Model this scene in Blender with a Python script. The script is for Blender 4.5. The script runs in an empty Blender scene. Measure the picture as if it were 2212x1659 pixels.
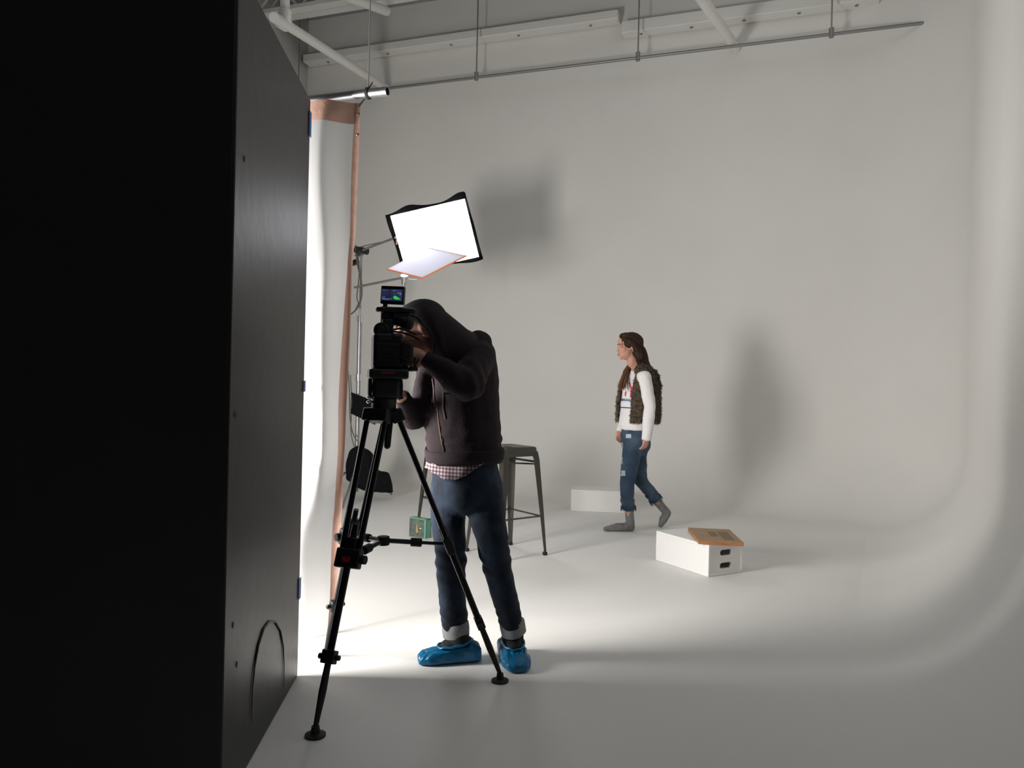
import bpy, bmesh, math, random
from mathutils import Vector, Matrix, noise
from mathutils.bvhtree import BVHTree
random.seed(7)
PI = math.pi
sc = bpy.context.scene
COL = sc.collection
V = Vector

# ------------------------------------------------------------------ camera
FPX, CH = 1620.0, 1.2                 # focal length in pixels of a 2212 px wide frame, lens height
ROLL = math.radians(1.3)
cx_, sx_ = math.cos(ROLL), math.sin(ROLL)
CAMX, CAMY = V((cx_, 0, sx_)), V((-sx_, 0, cx_))
cam_d = bpy.data.cameras.new('camera')
cam_d.sensor_width = 36
cam_d.lens = 36 * FPX / 2212
cam_d.clip_start = .05
cam = bpy.data.objects.new('camera', cam_d)
COL.objects.link(cam)
M = Matrix((CAMX, CAMY, V((0, -1, 0)))).transposed().to_4x4()
M.translation = V((0, 0, CH))
cam.matrix_world = M
sc.camera = cam

def ray(px, py):
    return CAMX * ((px - 1106) / FPX) - CAMY * ((py - 829.5) / FPX) + V((0, 1, 0))
def at(px, py, Y):                    # the point seen at a pixel, Y metres ahead
    return V((0, 0, CH)) + ray(px, py) * Y
def at_z(px, py, z=0.0):              # the point seen at a pixel on the level z
    r = ray(px, py)
    return V((0, 0, CH)) + r * ((z - CH) / r.z)
# back wall plane: Y + WK*X = WC
WK, WC = .3485, 8.7
WN = V((-WK, -1, 0)).normalized()     # towards the room
def at_w(px, py, off=0.0):
    r = ray(px, py)
    c = WC - off * math.sqrt(1 + WK * WK)
    return V((0, 0, CH)) + r * (c / (r.y + WK * r.x))

# ------------------------------------------------------------------ world, lights, exposure
sc.view_settings.view_transform = 'Standard'
sc.view_settings.look = 'None'
sc.view_settings.exposure = -0.08
sc.view_settings.gamma = 1.0
sc.view_settings.use_curve_mapping = False
w = bpy.data.worlds.new('world'); sc.world = w; w.use_nodes = True
w.node_tree.nodes['Background'].inputs[0].default_value = (.95, .97, 1, 1)
w.node_tree.nodes['Background'].inputs[1].default_value = .05
try:
    sc.cycles.use_denoising = True
    sc.cycles.max_bounces = 8
    sc.cycles.adaptive_threshold = .06
    sc.cycles.adaptive_min_samples = 16
    sc.cycles.diffuse_bounces = 5
    sc.cycles.transmission_bounces = 6
    sc.cycles.sample_clamp_indirect = 6
except Exception:
    pass

def area(name, loc, target, sx, sy, power, color):
    l = bpy.data.lights.new(name, 'AREA')
    l.shape = 'RECTANGLE'; l.size = sx; l.size_y = sy; l.energy = power; l.color = color
    o = bpy.data.objects.new(name, l); COL.objects.link(o)
    o.location = loc
    o.rotation_euler = (V(target) - V(loc)).to_track_quat('-Z', 'Y').to_euler()
    return o
KEY = V((-2.3, 2.72, 1.25))
kl = area('key_light', KEY, (1.6, 5.0, 1.0), .8, 1.0, 152, (1, .97, .93))
kl.data.spread = math.radians(150)
area('overhead_fill', (1.0, 3.8, 5.6), (1.0, 3.9, 0), 3.5, 5.5, 34, (.93, .97, 1))  # unseen overhead panel, added as soft fill for floor and foreground

# ------------------------------------------------------------------ materials
MATS = {}
def mat(name, col, rough=.6, metal=0, bump=0, bscale=40, var=0, vscale=4, spec=.5, trans=0, coat=0, emit=None, estr=0, alpha=1, transl=0, clear=0):
    m = bpy.data.materials.new(name); m.use_nodes = True
    nt = m.node_tree; N = nt.nodes; L = nt.links
    b = N['Principled BSDF']
    b.inputs['Base Color'].default_value = (*col, 1)
    b.inputs['Roughness'].default_value = rough
    b.inputs['Metallic'].default_value = metal
    b.inputs['Specular IOR Level'].default_value = spec
    b.inputs['Transmission Weight'].default_value = trans
    b.inputs['Coat Weight'].default_value = coat
    b.inputs['Alpha'].default_value = alpha
    if emit:
        b.inputs['Emission Color'].default_value = (*emit, 1)
        b.inputs['Emission Strength'].default_value = estr
    tc = N.new('ShaderNodeTexCoord')
    if var:
        n = N.new('ShaderNodeTexNoise'); n.inputs['Scale'].default_value = vscale; n.inputs['Detail'].default_value = 5
        L.new(tc.outputs['Object'], n.inputs['Vector'])
        mr = N.new('ShaderNodeMapRange')
        mr.inputs[1].default_value = .3; mr.inputs[2].default_value = .7
        mr.inputs[3].default_value = 1 - var; mr.inputs[4].default_value = 1 + var
        L.new(n.outputs[0], mr.inputs[0])
        mx = N.new('ShaderNodeVectorMath'); mx.operation = 'SCALE'
        mx.inputs[0].default_value = col
        L.new(mr.outputs[0], mx.inputs['Scale'])
        L.new(mx.outputs[0], b.inputs['Base Color'])
    if bump:
        n2 = N.new('ShaderNodeTexNoise'); n2.inputs['Scale'].default_value = bscale; n2.inputs['Detail'].default_value = 6
        L.new(tc.outputs['Object'], n2.inputs['Vector'])
        bp = N.new('ShaderNodeBump'); bp.inputs['Strength'].default_value = bump; bp.inputs['Distance'].default_value = .01
        L.new(n2.outputs[0], bp.inputs['Height']); L.new(bp.outputs[0], b.inputs['Normal'])
    if transl:
        t = N.new('ShaderNodeBsdfTranslucent'); t.inputs[0].default_value = (*col, 1)
        ms = N.new('ShaderNodeMixShader'); ms.inputs[0].default_value = transl
        L.new(b.outputs[0], ms.inputs[1]); L.new(t.outputs[0], ms.inputs[2])
        L.new(ms.outputs[0], N['Material Output'].inputs[0])
        if clear:
            tp = N.new('ShaderNodeBsdfTransparent'); m2 = N.new('ShaderNodeMixShader'); m2.inputs[0].default_value = clear
            L.new(ms.outputs[0], m2.inputs[1]); L.new(tp.outputs[0], m2.inputs[2]); L.new(m2.outputs[0], N['Material Output'].inputs[0])
    MATS[name] = m
    return m
white_paint = mat('white_cyc_paint', (.80, .785, .755), .6, bump=.05, bscale=18, var=.02, vscale=1.2, spec=.3)
floor_paint = mat('white_floor_paint', (.87, .85, .815), .5, bump=.04, bscale=10, var=.025, vscale=2.5, spec=.3)
upper_paint = mat('white_wall_paint', (.74, .74, .72), .8, bump=.05, bscale=20)
pipe_paint = mat('white_pipe_paint', (.78, .78, .75), .5)
deck_metal = mat('grey_ceiling_deck', (.30, .31, .31), .6, var=.1)
black_foam = mat('black_painted_board', (.0095, .009, .009), .43, bump=.12, bscale=14, var=.15, vscale=6, spec=.45)
black_crease = mat('black_board_crease', (.02, .018, .018), .5)
blue_tape = mat('blue_tape', (.05, .16, .55), .5)
galv = mat('galvanised_steel', (.42, .43, .44), .42, 1, var=.12, vscale=8)
rod_steel = mat('grey_rod_steel', (.30, .30, .29), .45, .6)
chrome = mat('chrome', (.75, .75, .75), .15, 1)
cable_m = mat('grey_cable', (.13, .12, .11), .6)
rope_m = mat('black_cord', (.03, .028, .026), .8)
copper_tape = mat('copper_orange_tape', (.43, .26, .20), .6, bump=.3, bscale=50, var=.12, vscale=15, transl=.25)
lining = mat('diffusion_fabric', (.86, .86, .87), .7, bump=.15, bscale=12, transl=.32, spec=.2, clear=.63)
black_plastic = mat('black_plastic', (.006, .0065, .008), .45, bump=.1, bscale=80)
black_gloss = mat('black_gloss', (.006, .007, .009), .15)
black_rubber = mat('black_rubber', (.010, .010, .011), .75)
black_alu = mat('black_anodised_tube', (.012, .012, .015), .22, .7)
dark_metal = mat('dark_metal', (.05, .05, .055), .35, .8)
red_plastic = mat('red_plastic', (.35, .015, .02), .4)
black_fabric = mat('black_fabric', (.005, .005, .0065), .95, bump=.3, bscale=60, spec=.2)
stool_metal = mat('gunmetal_stool_steel', (.075, .072, .062), .4, .6, var=.15, vscale=9)
apple_white = mat('white_painted_plywood', (.83, .82, .80), .45, bump=.08, bscale=25)
hoodie_m = mat('brown_black_jersey', (.031, .0215, .0255), .9, bump=.25, bscale=70, var=.15, vscale=10, spec=.25)
hoodlining_m = mat('black_jersey', (.012, .010, .012), .95)
zip_m = mat('brass_zip', (.35, .25, .12), .4, .8)
cord_m = mat('hood_cord', (.16, .13, .12), .8)
skin_m = mat('skin', (.60, .31, .22), .55, bump=.1, bscale=90, var=.08, vscale=25)
stubble_m = mat('stubble_skin', (.30, .16, .11), .7, bump=.3, bscale=200)
lip_m = mat('lips', (.42, .12, .11), .45)
eye_m = mat('eye_white', (.50, .46, .43), .35)
iris_m = mat('eye_iris', (.06, .035, .02), .2)
cap_m = mat('black_cap', (.012, .012, .014), .9)
cuff_m = mat('turned_up_denim', (.30, .31, .31), .9, bump=.3, bscale=120, var=.12, vscale=30)
sneaker_m = mat('black_canvas', (.010, .010, .011), .8)
blue_cover = mat('blue_plastic_film', (.0, .15, .33), .32, bump=.25, bscale=45, var=.15, vscale=18, transl=.15)
glass_green = mat('green_glass_edge', (.22, .52, .38), .2, trans=.3)
pane_grey = mat('grey_green_pane', (.14, .17, .14), .25, var=.3, vscale=30, trans=.15)
amber_m = mat('amber_figure', (.42, .33, .10), .4)
sock_m = mat('grey_marl_sock', (.20, .20, .195), .95, bump=.5, bscale=140, var=.45, vscale=110)
sweat_m = mat('white_sweatshirt', (.86, .83, .83), .9, bump=.3, bscale=60)
fur_m = mat('brown_faux_fur', (.10, .073, .047), .95, bump=1.0, bscale=70, var=.45, vscale=28)
hair_m = mat('dark_brown_hair', (.034, .017, .010), .6, bump=.4, bscale=60, var=.4, vscale=12, spec=.2)
hairtip_m = mat('lighter_brown_hair', (.16, .07, .03), .5, var=.35, vscale=14)
print_red = mat('red_print', (.70, .09, .13), .7)
print_blue = mat('blue_print', (.06, .11, .30), .7)
print_navy = mat('navy_print', (.02, .02, .09), .7)
rip_m = mat('pale_denim_threads', (.55, .62, .68), .9)
glint_white = mat('painted_white_glint', (.8, .8, .8), .3)
stamp_m = mat('grey_ink_stamp', (.20, .145, .085), .7)
led_face = mat('lit_diffuser', (.9, .9, .95), .6, emit=(.93, .94, 1.0), estr=12)

def denim(name, col, fade):
    m = mat(name, col, .85, bump=.35, bscale=180)
    nt = m.node_tree; N = nt.nodes; L = nt.links; b = N['Principled BSDF']
    tc = N.new('ShaderNodeTexCoord')
    n = N.new('ShaderNodeTexNoise'); n.inputs['Scale'].default_value = 7; n.inputs['Detail'].default_value = 8
    L.new(tc.outputs['Object'], n.inputs['Vector'])
    cr = N.new('ShaderNodeValToRGB')
    cr.color_ramp.elements[0].position = .42; cr.color_ramp.elements[0].color = (*col, 1)
    cr.color_ramp.elements[1].position = .72; cr.color_ramp.elements[1].color = (*fade, 1)
    L.new(n.outputs[0], cr.inputs[0]); L.new(cr.outputs[0], b.inputs['Base Color'])
    return m
denim_dark = denim('dark_blue_denim', (.003, .0075, .019), (.020, .046, .088))
denim_mid = denim('faded_blue_denim', (.026, .054, .095), (.075, .118, .168))

def wood(name, c1, c2):
    m = mat(name, c1, .5, bump=.1, bscale=60)
    nt = m.node_tree; N = nt.nodes; L = nt.links; b = N['Principled BSDF']
    tc = N.new('ShaderNodeTexCoord'); mp = N.new('ShaderNodeMapping')
    mp.inputs['Scale'].default_value = (3, 40, 40)
    L.new(tc.outputs['Object'], mp.inputs[0])
    n = N.new('ShaderNodeTexNoise'); n.inputs['Scale'].default_value = 1.5; n.inputs['Detail'].default_value = 6
    L.new(mp.outputs[0], n.inputs['Vector'])
    cr = N.new('ShaderNodeValToRGB')
    cr.color_ramp.elements[0].position = .35; cr.color_ramp.elements[0].color = (*c1, 1)
    cr.color_ramp.elements[1].position = .65; cr.color_ramp.elements[1].color = (*c2, 1)
    L.new(n.outputs[0], cr.inputs[0]); L.new(cr.outputs[0], b.inputs['Base Color'])
    return m
ply_m = wood('birch_plywood', (.30, .175, .085), (.40, .25, .13))
ply_edge = wood('plywood_edge', (.42, .19, .07), (.30, .12, .04))

def plaid():
    m = mat('plaid_shirt_cloth', (.3, .25, .26), .9)
    nt = m.node_tree; N = nt.nodes; L = nt.links; b = N['Principled BSDF']
    tc = N.new('ShaderNodeTexCoord'); out = []
    for ax in ('BANDS', 'Z'):
        wv = N.new('ShaderNodeTexWave'); wv.wave_type = 'BANDS'
        wv.bands_direction = 'X' if ax == 'BANDS' else 'Z'
        wv.inputs['Scale'].default_value = 21; wv.inputs['Distortion'].default_value = .6
        L.new(tc.outputs['Object'], wv.inputs['Vector']); out.append(wv)
    ad = N.new('ShaderNodeMath'); ad.operation = 'ADD'
    L.new(out[0].outputs[1], ad.inputs[0]); L.new(out[1].outputs[1], ad.inputs[1])
    cr = N.new('ShaderNodeValToRGB'); e = cr.color_ramp.elements
    e[0].position = .25; e[0].color = (.09, .07, .08, 1)
    e[1].position = 1.0; e[1].color = (.50, .46, .49, 1)
    x = e.new(.6); x.color = (.24, .13, .16, 1)
    dv = N.new('ShaderNodeMath'); dv.operation = 'MULTIPLY'; dv.inputs[1].default_value = .6
    L.new(ad.outputs[0], dv.inputs[0])
    L.new(dv.outputs[0], cr.inputs[0]); L.new(cr.outputs[0], b.inputs['Base Color'])
    return m
plaid_m = plaid()

def screen_mat():
    m = mat('monitor_screen', (.01, .01, .015), .2)
    nt = m.node_tree; N = nt.nodes; L = nt.links; b = N['Principled BSDF']
    tc = N.new('ShaderNodeTexCoord')
    n = N.new('ShaderNodeTexNoise'); n.inputs['Scale'].default_value = 9
    L.new(tc.outputs['Object'], n.inputs['Vector'])
    cr = N.new('ShaderNodeValToRGB')
    cr.color_ramp.elements[0].position = .4; cr.color_ramp.elements[0].color = (.006, .009, .03, 1)
    cr.color_ramp.elements[1].position = .65; cr.color_ramp.elements[1].color = (.07, .085, .22, 1)
    L.new(n.outputs[0], cr.inputs[0]); L.new(cr.outputs[0], b.inputs['Emission Color'])
    b.inputs['Emission Strength'].default_value = .6
    return m
screen_m = screen_mat()
scr_text = mat('screen_readout', (.1, .1, .2), .3, emit=(.35, .42, .75), estr=.55)
scr_green = mat('screen_green', (.02, .3, .05), .3, emit=(.03, .55, .08), estr=1)

# ------------------------------------------------------------------ geometry helpers
ORG = {}
def frame(fwd, up=V((0, 0, 1)), o=V((0, 0, 0))):
    f = fwd.normalized(); l = up.cross(f).normalized(); u = f.cross(l)
    m = Matrix((f, l, u)).transposed().to_4x4(); m.translation = o
    return m

class Geo:
    def __init__(s):
        s.v = []; s.f = []; s.mi = []
    def add(s, vs, fs, mi=0):
        n = len(s.v)
        s.v += [V(x) for x in vs]
        s.f += [tuple(i + n for i in f) for f in fs]
        s.mi += [mi] * len(fs)
        return s
    def box(s, c, size, R=None, mi=0):
        x, y, z = [k / 2 for k in size]
        R = R or Matrix.Identity(3)
        vs = [V(c) + R @ V((a * x, b * y, d * z)) for a in (-1, 1) for b in (-1, 1) for d in (-1, 1)]
        return s.add(vs, [(0, 1, 3, 2), (4, 6, 7, 5), (0, 4, 5, 1), (2, 3, 7, 6), (0, 2, 6, 4), (1, 5, 7, 3)], mi)
    def loft(s, rings, cap=True, mi=0, closed=True):
        n = len(rings[0]); vs = [p for r in rings for p in r]; fs = []
        for i in range(len(rings) - 1):
            for j in range(n if closed else n - 1):
                k = (j + 1) % n
                fs.append((i * n + j, i * n + k, (i + 1) * n + k, (i + 1) * n + j))
        if cap and closed:
            fs.append(tuple(range(n))[::-1]); fs.append(tuple((len(rings) - 1) * n + j for j in range(n)))
        return s.add(vs, fs, mi)
    def tube(s, pts, r, n=12, mi=0, rounded=False):
        pts = [V(p) for p in pts]
        rs = list(r) if hasattr(r, '__len__') else [r] * len(pts)
        if rounded:
            d0 = (pts[0] - pts[1]).normalized(); d1 = (pts[-1] - pts[-2]).normalized()
            pre = [(pts[0] + d0 * rs[0] * math.sin(a), rs[0] * math.cos(a)) for a in (1.45, 1.0, .5)]
            post = [(pts[-1] + d1 * rs[-1] * math.sin(a), rs[-1] * math.cos(a)) for a in (.5, 1.0, 1.45)]
            pts = [p for p, _ in pre] + pts + [p for p, _ in post]
            rs = [q for _, q in pre] + rs + [q for _, q in post]
        rings = []; up = None
        for i, p in enumerate(pts):
            t = (pts[min(i + 1, len(pts) - 1)] - pts[max(i - 1, 0)]).normalized()
            if up is None:
                up = V((0, 0, 1)) if abs(t.z) < .9 else V((1, 0, 0))
            a = t.cross(up).normalized(); up = a.cross(t).normalized()
            rings.append([p + (a * math.cos(q) + up * math.sin(q)) * rs[i] for q in [2 * PI * k / n for k in range(n)]])
        return s.loft(rings, True, mi)
    def cyl(s, a, b, r, n=20, mi=0):
        return s.tube([a, b], r, n, mi)
    def ell(s, c, rad, R=None, n=16, m=10, mi=0):
        R = R or Matrix.Identity(3); c = V(c); vs = [c + R @ V((0, 0, rad[2]))]; fs = []
        for i in range(1, m):
            t = PI * i / m
            for j in range(n):
                q = 2 * PI * j / n
                vs.append(c + R @ V((rad[0] * math.sin(t) * math.cos(q), rad[1] * math.sin(t) * math.sin(q), rad[2] * math.cos(t))))
        vs.append(c - R @ V((0, 0, rad[2])))
        for j in range(n):
            fs.append((0, 1 + j, 1 + (j + 1) % n))
            fs.append((len(vs) - 1, 1 + (m - 2) * n + (j + 1) % n, 1 + (m - 2) * n + j))
        for i in range(m - 2):
            for j in range(n):
                a = 1 + i * n + j; b = 1 + i * n + (j + 1) % n
                fs.append((a, a + n, b + n, b))
        return s.add(vs, fs, mi)
    def prism(s, poly, d, mi=0):
        n = len(poly); p = [V(x) for x in poly]; d = V(d)
        return s.add(p + [x + d for x in p], [tuple(range(n))[::-1], tuple(range(n, 2 * n))] +
                     [(i, (i + 1) % n, n + (i + 1) % n, n + i) for i in range(n)], mi)
    def grid(s, fn, nu, nv, mi=0):
        vs = [fn(i / nu, j / nv) for i in range(nu + 1) for j in range(nv + 1)]
        return s.add(vs, [(i * (nv + 1) + j, (i + 1) * (nv + 1) + j, (i + 1) * (nv + 1) + j + 1, i * (nv + 1) + j + 1)
                          for i in range(nu) for j in range(nv)], mi)
    def xform(s, m):
        s.v = [m @ x for x in s.v]; return s
    def merge(s, g):
        n = len(s.v); s.v += g.v; s.f += [tuple(i + n for i in f) for f in g.f]; s.mi += g.mi; return s
    def mesh(s, name='m'):
        me = bpy.data.meshes.new(name); me.from_pydata(s.v, [], s.f)
        for p, k in zip(me.polygons, s.mi): p.material_index = k
        return me
    def fuse(s, voxel, it=3):          # one continuous surface out of overlapping volumes
        me = s.mesh(); o = bpy.data.objects.new('t', me); COL.objects.link(o)
        bm = bmesh.new(); bm.from_mesh(me); bmesh.ops.recalc_face_normals(bm, faces=bm.faces); bm.to_mesh(me); bm.free()
        r = o.modifiers.new('r', 'REMESH'); r.mode = 'VOXEL'; r.voxel_size = voxel
        if it:
            q = o.modifiers.new('s', 'SMOOTH'); q.iterations = it; q.factor = .5
        dg = bpy.context.evaluated_depsgraph_get(); dg.update()
        ev = o.evaluated_get(dg); m2 = ev.to_mesh()
        s.v = [x.co.copy() for x in m2.vertices]; s.f = [tuple(p.vertices) for p in m2.polygons]; s.mi = [0] * len(s.f)
        ev.to_mesh_clear(); bpy.data.objects.remove(o); bpy.data.meshes.remove(me)
        return s
    def normals(s):
        nn = [V((0, 0, 0)) for _ in s.v]
        for f in s.f:
            a, b, c = s.v[f[0]], s.v[f[1]], s.v[f[2]]
            k = (b - a).cross(c - a)
            for i in f: nn[i] += k
        return [x.normalized() for x in nn]
    def push(s, fn):                   # move each vertex along its normal by fn(p)
        nn = s.normals(); s.v = [p + q * fn(p) for p, q in zip(s.v, nn)]; return s
    def build(s, name, mats, parent=None, smooth=True, bevel=0, solid=0, fix=True, label=None, seg=2):
        org = ORG.get(parent.name, V((0, 0, 0))) if parent else V((0, 0, 0))
        s.v = [p - org for p in s.v]
        me = s.mesh(name)
        if fix:
            bm = bmesh.new(); bm.from_mesh(me); bmesh.ops.recalc_face_normals(bm, faces=bm.faces); bm.to_mesh(me); bm.free()
        for m_ in (mats if isinstance(mats, (list, tuple)) else [mats]): me.materials.append(m_)
        if smooth:
            me.polygons.foreach_set('use_smooth', [True] * len(me.polygons))
            me.set_sharp_from_angle(angle=math.radians(42))
        o = bpy.data.objects.new(name, me); COL.objects.link(o)
        if parent:
            o.parent = parent; ORG[o.name] = org
        else: ORG[o.name] = V((0, 0, 0))
        if solid:
            md = o.modifiers.new('solid', 'SOLIDIFY'); md.thickness = solid; md.offset = 0
        if bevel:
            md = o.modifiers.new('bevel', 'BEVEL'); md.width = bevel; md.segments = seg; md.limit_method = 'ANGLE'; md.angle_limit = math.radians(40)
        if label: o['label'] = label
        return o

def thing(name, label, cat, loc, group=None):
    o = bpy.data.objects.new(name, None); COL.objects.link(o)
    o.empty_display_size = .1
    o.location = loc; ORG[o.name] = V(loc)
    o['label'] = label; o['category'] = cat
    if group: o['group'] = group
    return o
def tag(o, label, cat, group=None):
    o['label'] = label; o['category'] = cat
    if group: o['group'] = group
    return o
def struct(o): o['kind'] = 'structure'; return o
def copy_tree(o, parent=None):
    c = o.copy(); COL.objects.link(c); c.parent = parent
    for ch in [x for x in COL.objects if x.parent == o]: copy_tree(ch, c)
    return c
def nz(p, sc_, seed=0.0): return noise.noise(p * sc_ + V((seed, seed * 1.7, seed * .3)))
def ring(c, a, b, ax, bx, n=28, p=2.0, fn=None):
    out = []
    for k in range(n):
        q = 2 * PI * k / n
        ca, sb = math.cos(q), math.sin(q)
        e = 2 / p
        x = math.copysign(abs(ca) ** e, ca); y = math.copysign(abs(sb) ** e, sb)
        P_ = c + ax * (a * x) + bx * (b * y)
        out.append(fn(P_, q) if fn else P_)
    return out
def lerp(a, b, t): return a + (b - a) * t
def bez(p0, p1, p2, p3, n=12):
    return [((1 - t) ** 3) * p0 + 3 * t * (1 - t) ** 2 * p1 + 3 * t * t * (1 - t) * p2 + t ** 3 * p3 for t in [k / n for k in range(n + 1)]]

# ------------------------------------------------------------------ room: floor, cyclorama walls, ceiling
CEIL = at_w(665, 45).z
TOP = CEIL
COVE, RC = .72, .95
def wall_pt(X): return V((X, WC - WK * X, 0))
r_c = .592
corner = V((r_c * WC / (1 + r_c * WK), WC / (1 + r_c * WK), 0))
dl = (wall_pt(-3) - wall_pt(3)).normalized()          # along the back wall, to the left
dr = V((-.446, -.895, 0)).normalized()               # along the right wall, towards the camera
ang = math.acos(dl.dot(dr)); tl = RC / math.tan(ang / 2)
bis = (dl + dr).normalized(); cc = corner + bis * (RC / math.sin(ang / 2))
nb, nr = WN.copy(), V((-dr.y, dr.x, 0)).normalized()
if nr.x > 0: nr = -nr
left_end = at_w(664, 128); left_end.z = 0
right_end = corner + dr * 6.2
def path():
    P_ = []
    a = corner + dl * tl
    L_ = (a - left_end).length
    for k in range(33): P_.append((lerp(left_end, a, k / 32), nb, 0))
    a0 = math.atan2(-nb.y, -nb.x); a1 = math.atan2(-nr.y, -nr.x)
    for k in range(1, 21):
        q = a0 + (a1 - a0) * k / 20
        d = V((math.cos(q), math.sin(q), 0)); P_.append((cc + d * RC, -d, 0))
    b = corner + dr * tl
    for k in range(1, 25): P_.append((lerp(b, right_end, k / 24), nr, 1))
    return P_
prof = [(COVE * (1 - math.sin(q)), COVE * (1 - math.cos(q))) for q in [PI / 2 * k / 16 for k in range(17)]]
prof += [(0, COVE + (TOP - COVE) * k / 8) for k in range(1, 9)]
pp = path(); nback = 33 + 20
for nm, seq in (('wall_back', pp[:nback]), ('wall_right', pp[nback - 1:])):
    g = Geo()
    rows = [[p + n * d + V((0, 0, z)) for d, z in prof] for p, n, _ in seq]
    g.loft(rows, False, 0, False)
    struct(g.build(nm, white_paint, fix=False))
g = Geo()
# floor polygon up to where the coves begin
fp = [p + n * COVE for p, n, _ in pp]
poly = [V((-6.5, fp[0].y + 1.9, 0)), ] + fp + [V((right_end.x - .9, -2.5, 0)), V((-6.5, -2.5, 0))]
bm = bmesh.new()
f_ = bm.faces.new([bm.verts.new(p) for p in poly]); bmesh.ops.triangulate(bm, faces=[f_])
me = bpy.data.meshes.new('floor'); bm.to_mesh(me); bm.free(); me.materials.append(white_paint)
for p in me.polygons:
    if p.normal.z < 0: p.flip()
fo = bpy.data.objects.new('floor', me); COL.objects.link(fo); struct(fo)
# left side wall of the room, seen high up above the black board
dlw = V((-WK, -1, 0)).normalized()
a = left_end; b = left_end + dlw * 6.5
g = Geo().grid(lambda u, v: lerp(a, b, u) + V((0, 0, v * TOP)), 8, 8)
struct(g.build('wall_left', upper_paint, solid=.02, fix=False))
g = Geo()
c0 = a + dl * .1; c1 = corner - dl * .3
def ceil_fn(u, v):
    base = lerp(lerp(c0, c1, u), lerp(c0, c1, u) + dlw * 6.4, v)
    return base + V((0, 0, CEIL + (.035 if int(v * 96) % 2 else 0)))
g.grid(ceil_fn, 2, 96)
struct(g.build('ceiling', deck_metal, smooth=False, solid=.01, fix=False))

def along(p, q, sw, sh, n=1):          # a straight bar of rectangular section, height along z
    d = (q - p).normalized(); s_ = d.cross(V((0, 0, 1))).normalized()
    R = Matrix((d, s_, s_.cross(d))).transposed()
    return Geo().box((p + q) / 2, ((q - p).length, sw, sh), R)
def in_plane_off(px, py, off): return at_w(px, py, off)
# ledges (steel channels) along the back wall
for i, (pa, pb, h, lab) in enumerate([((662, 130), (1338, 38), .10, 'long white steel channel along the back wall, left of its gap'),
                                     ((1345, 64), (1900, -8), .13, 'white steel channel on the back wall right of the gap, nearer the right corner')]):
    p = at_w(*pa, .09); q = at_w(*pb, .09); z = (p.z + q.z) / 2; p.z = q.z = z
    t = thing('wall_channel', lab, 'steel channel', (p + q) / 2, 'white channels on the back wall')
    along(p, q, .16, h).build('channel', pipe_paint, t, bevel=.01)
    for k in range(5):
        m_ = lerp(p, q, .08 + .21 * k)
        Geo().box(m_ + V((0, 0, -h / 2 - .004)) , (.03, .03, .008)).build('bolt_head', rod_steel, t)
# suspension rail with its drop rods
p = at_w(838, 191, .28); q = at_w(2032, 45, .28); z = (p.z + q.z) / 2; p.z = q.z = z
far = p + (p - q).normalized() * 2.2
rail = thing('suspension_rail', 'thin grey steel rail hanging on rods across the back wall', 'rail', p)
Geo().tube([far, q + (q - p).normalized() * .0], .016).build('rail_pipe', rod_steel, rail)
for px, py in ((646, 130), (1029, 170), (1378, 126), (1796, 72), (2027, 46), (2021, 46)):
    m_ = at_w(px, py, .28); m_.z = z
    top = V((m_.x, m_.y, CEIL))
    Geo().tube([m_, top], .008, 8).build('drop_rod', rod_steel, rail)
    Geo().tube([m_ - V((0, 0, .03)), m_ + V((0, 0, .06))], .024, 10).build('rod_clamp', rod_steel, rail)
# joists near the ceiling
for k, (pa, pb) in enumerate([((600, 26), (752, 0)), ((608, 38), (830, 2))]):
    off = 1.05 - .3 * k
    p = at_w(*pa, off); q = at_w(*pb, off); z = (p.z + q.z) / 2; p.z = q.z = z
    q = q + (q - p).normalized() * 3.5; p = p - (q - p).normalized() * .3
    jo = thing('ceiling_joist', ['white ceiling joist at the top left, farther from the back wall', 'white ceiling joist at the top left, nearer the back wall'][k], 'joist', p, 'joists under the ceiling')
    along(p, q, .12, .05).build('bottom_flange', pipe_paint, jo, bevel=.005)
    along(p + V((0, 0, .32)), q + V((0, 0, .32)), .12, .05).build('top_flange', pipe_paint, jo, bevel=.005)
    gw = Geo(); n_ = 16
    for i in range(n_):
        a_ = lerp(p, q, i / n_); b_ = lerp(p, q, (i + 1) / n_)
        m0, m1 = (a_, b_ + V((0, 0, .32))) if i % 2 == 0 else (a_ + V((0, 0, .32)), b_)
        gw.tube([m0, m1], .012, 6)
    gw.build('web_rod', pipe_paint, jo)
# raking white pipes
def brace(name_, pts, r, lab, coll=()):
    t = thing(name_, lab, 'pipe', pts[-1])
    Geo().tube(pts, r, 16).build('pipe', pipe_paint, t)
    for c, d in coll:
        Geo().tube([c - d * .05, c + d * .05], r * 1.45, 16).build('pipe_fitting', pipe_paint, t)
e1 = at_w(838, 193, .04); s1 = at(604, 44, 6.4)
brace('brace_pipe', [at(592, 38, 6.25), s1, lerp(s1, e1, .5), e1], .043, 'raking white brace pipe at the left, running down behind the duct end',
      [(at(612, 49, 6.55), (e1 - s1).normalized())])
vtop = at(617, -60, 6.5)
brace('hanger_pipe', [vtop, at(615, 44, 6.5)], .040, 'short upright white pipe meeting the left brace pipe at the top', [(at(615, 36, 6.5), V((0, 0, 1)))])
e2 = at_w(1589, 103, .03); s2 = at(1490, -40, 6.2)
brace('brace_pipe', [s2, e2], .05, 'raking white brace pipe crossing the right channel above the rail')
e3 = at(835, 24, 8.3); s3 = at(735, -14, 7.2)
brace('brace_pipe', [s3, e3], .05, 'short white brace pipe between the joists at the top edge')

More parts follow.
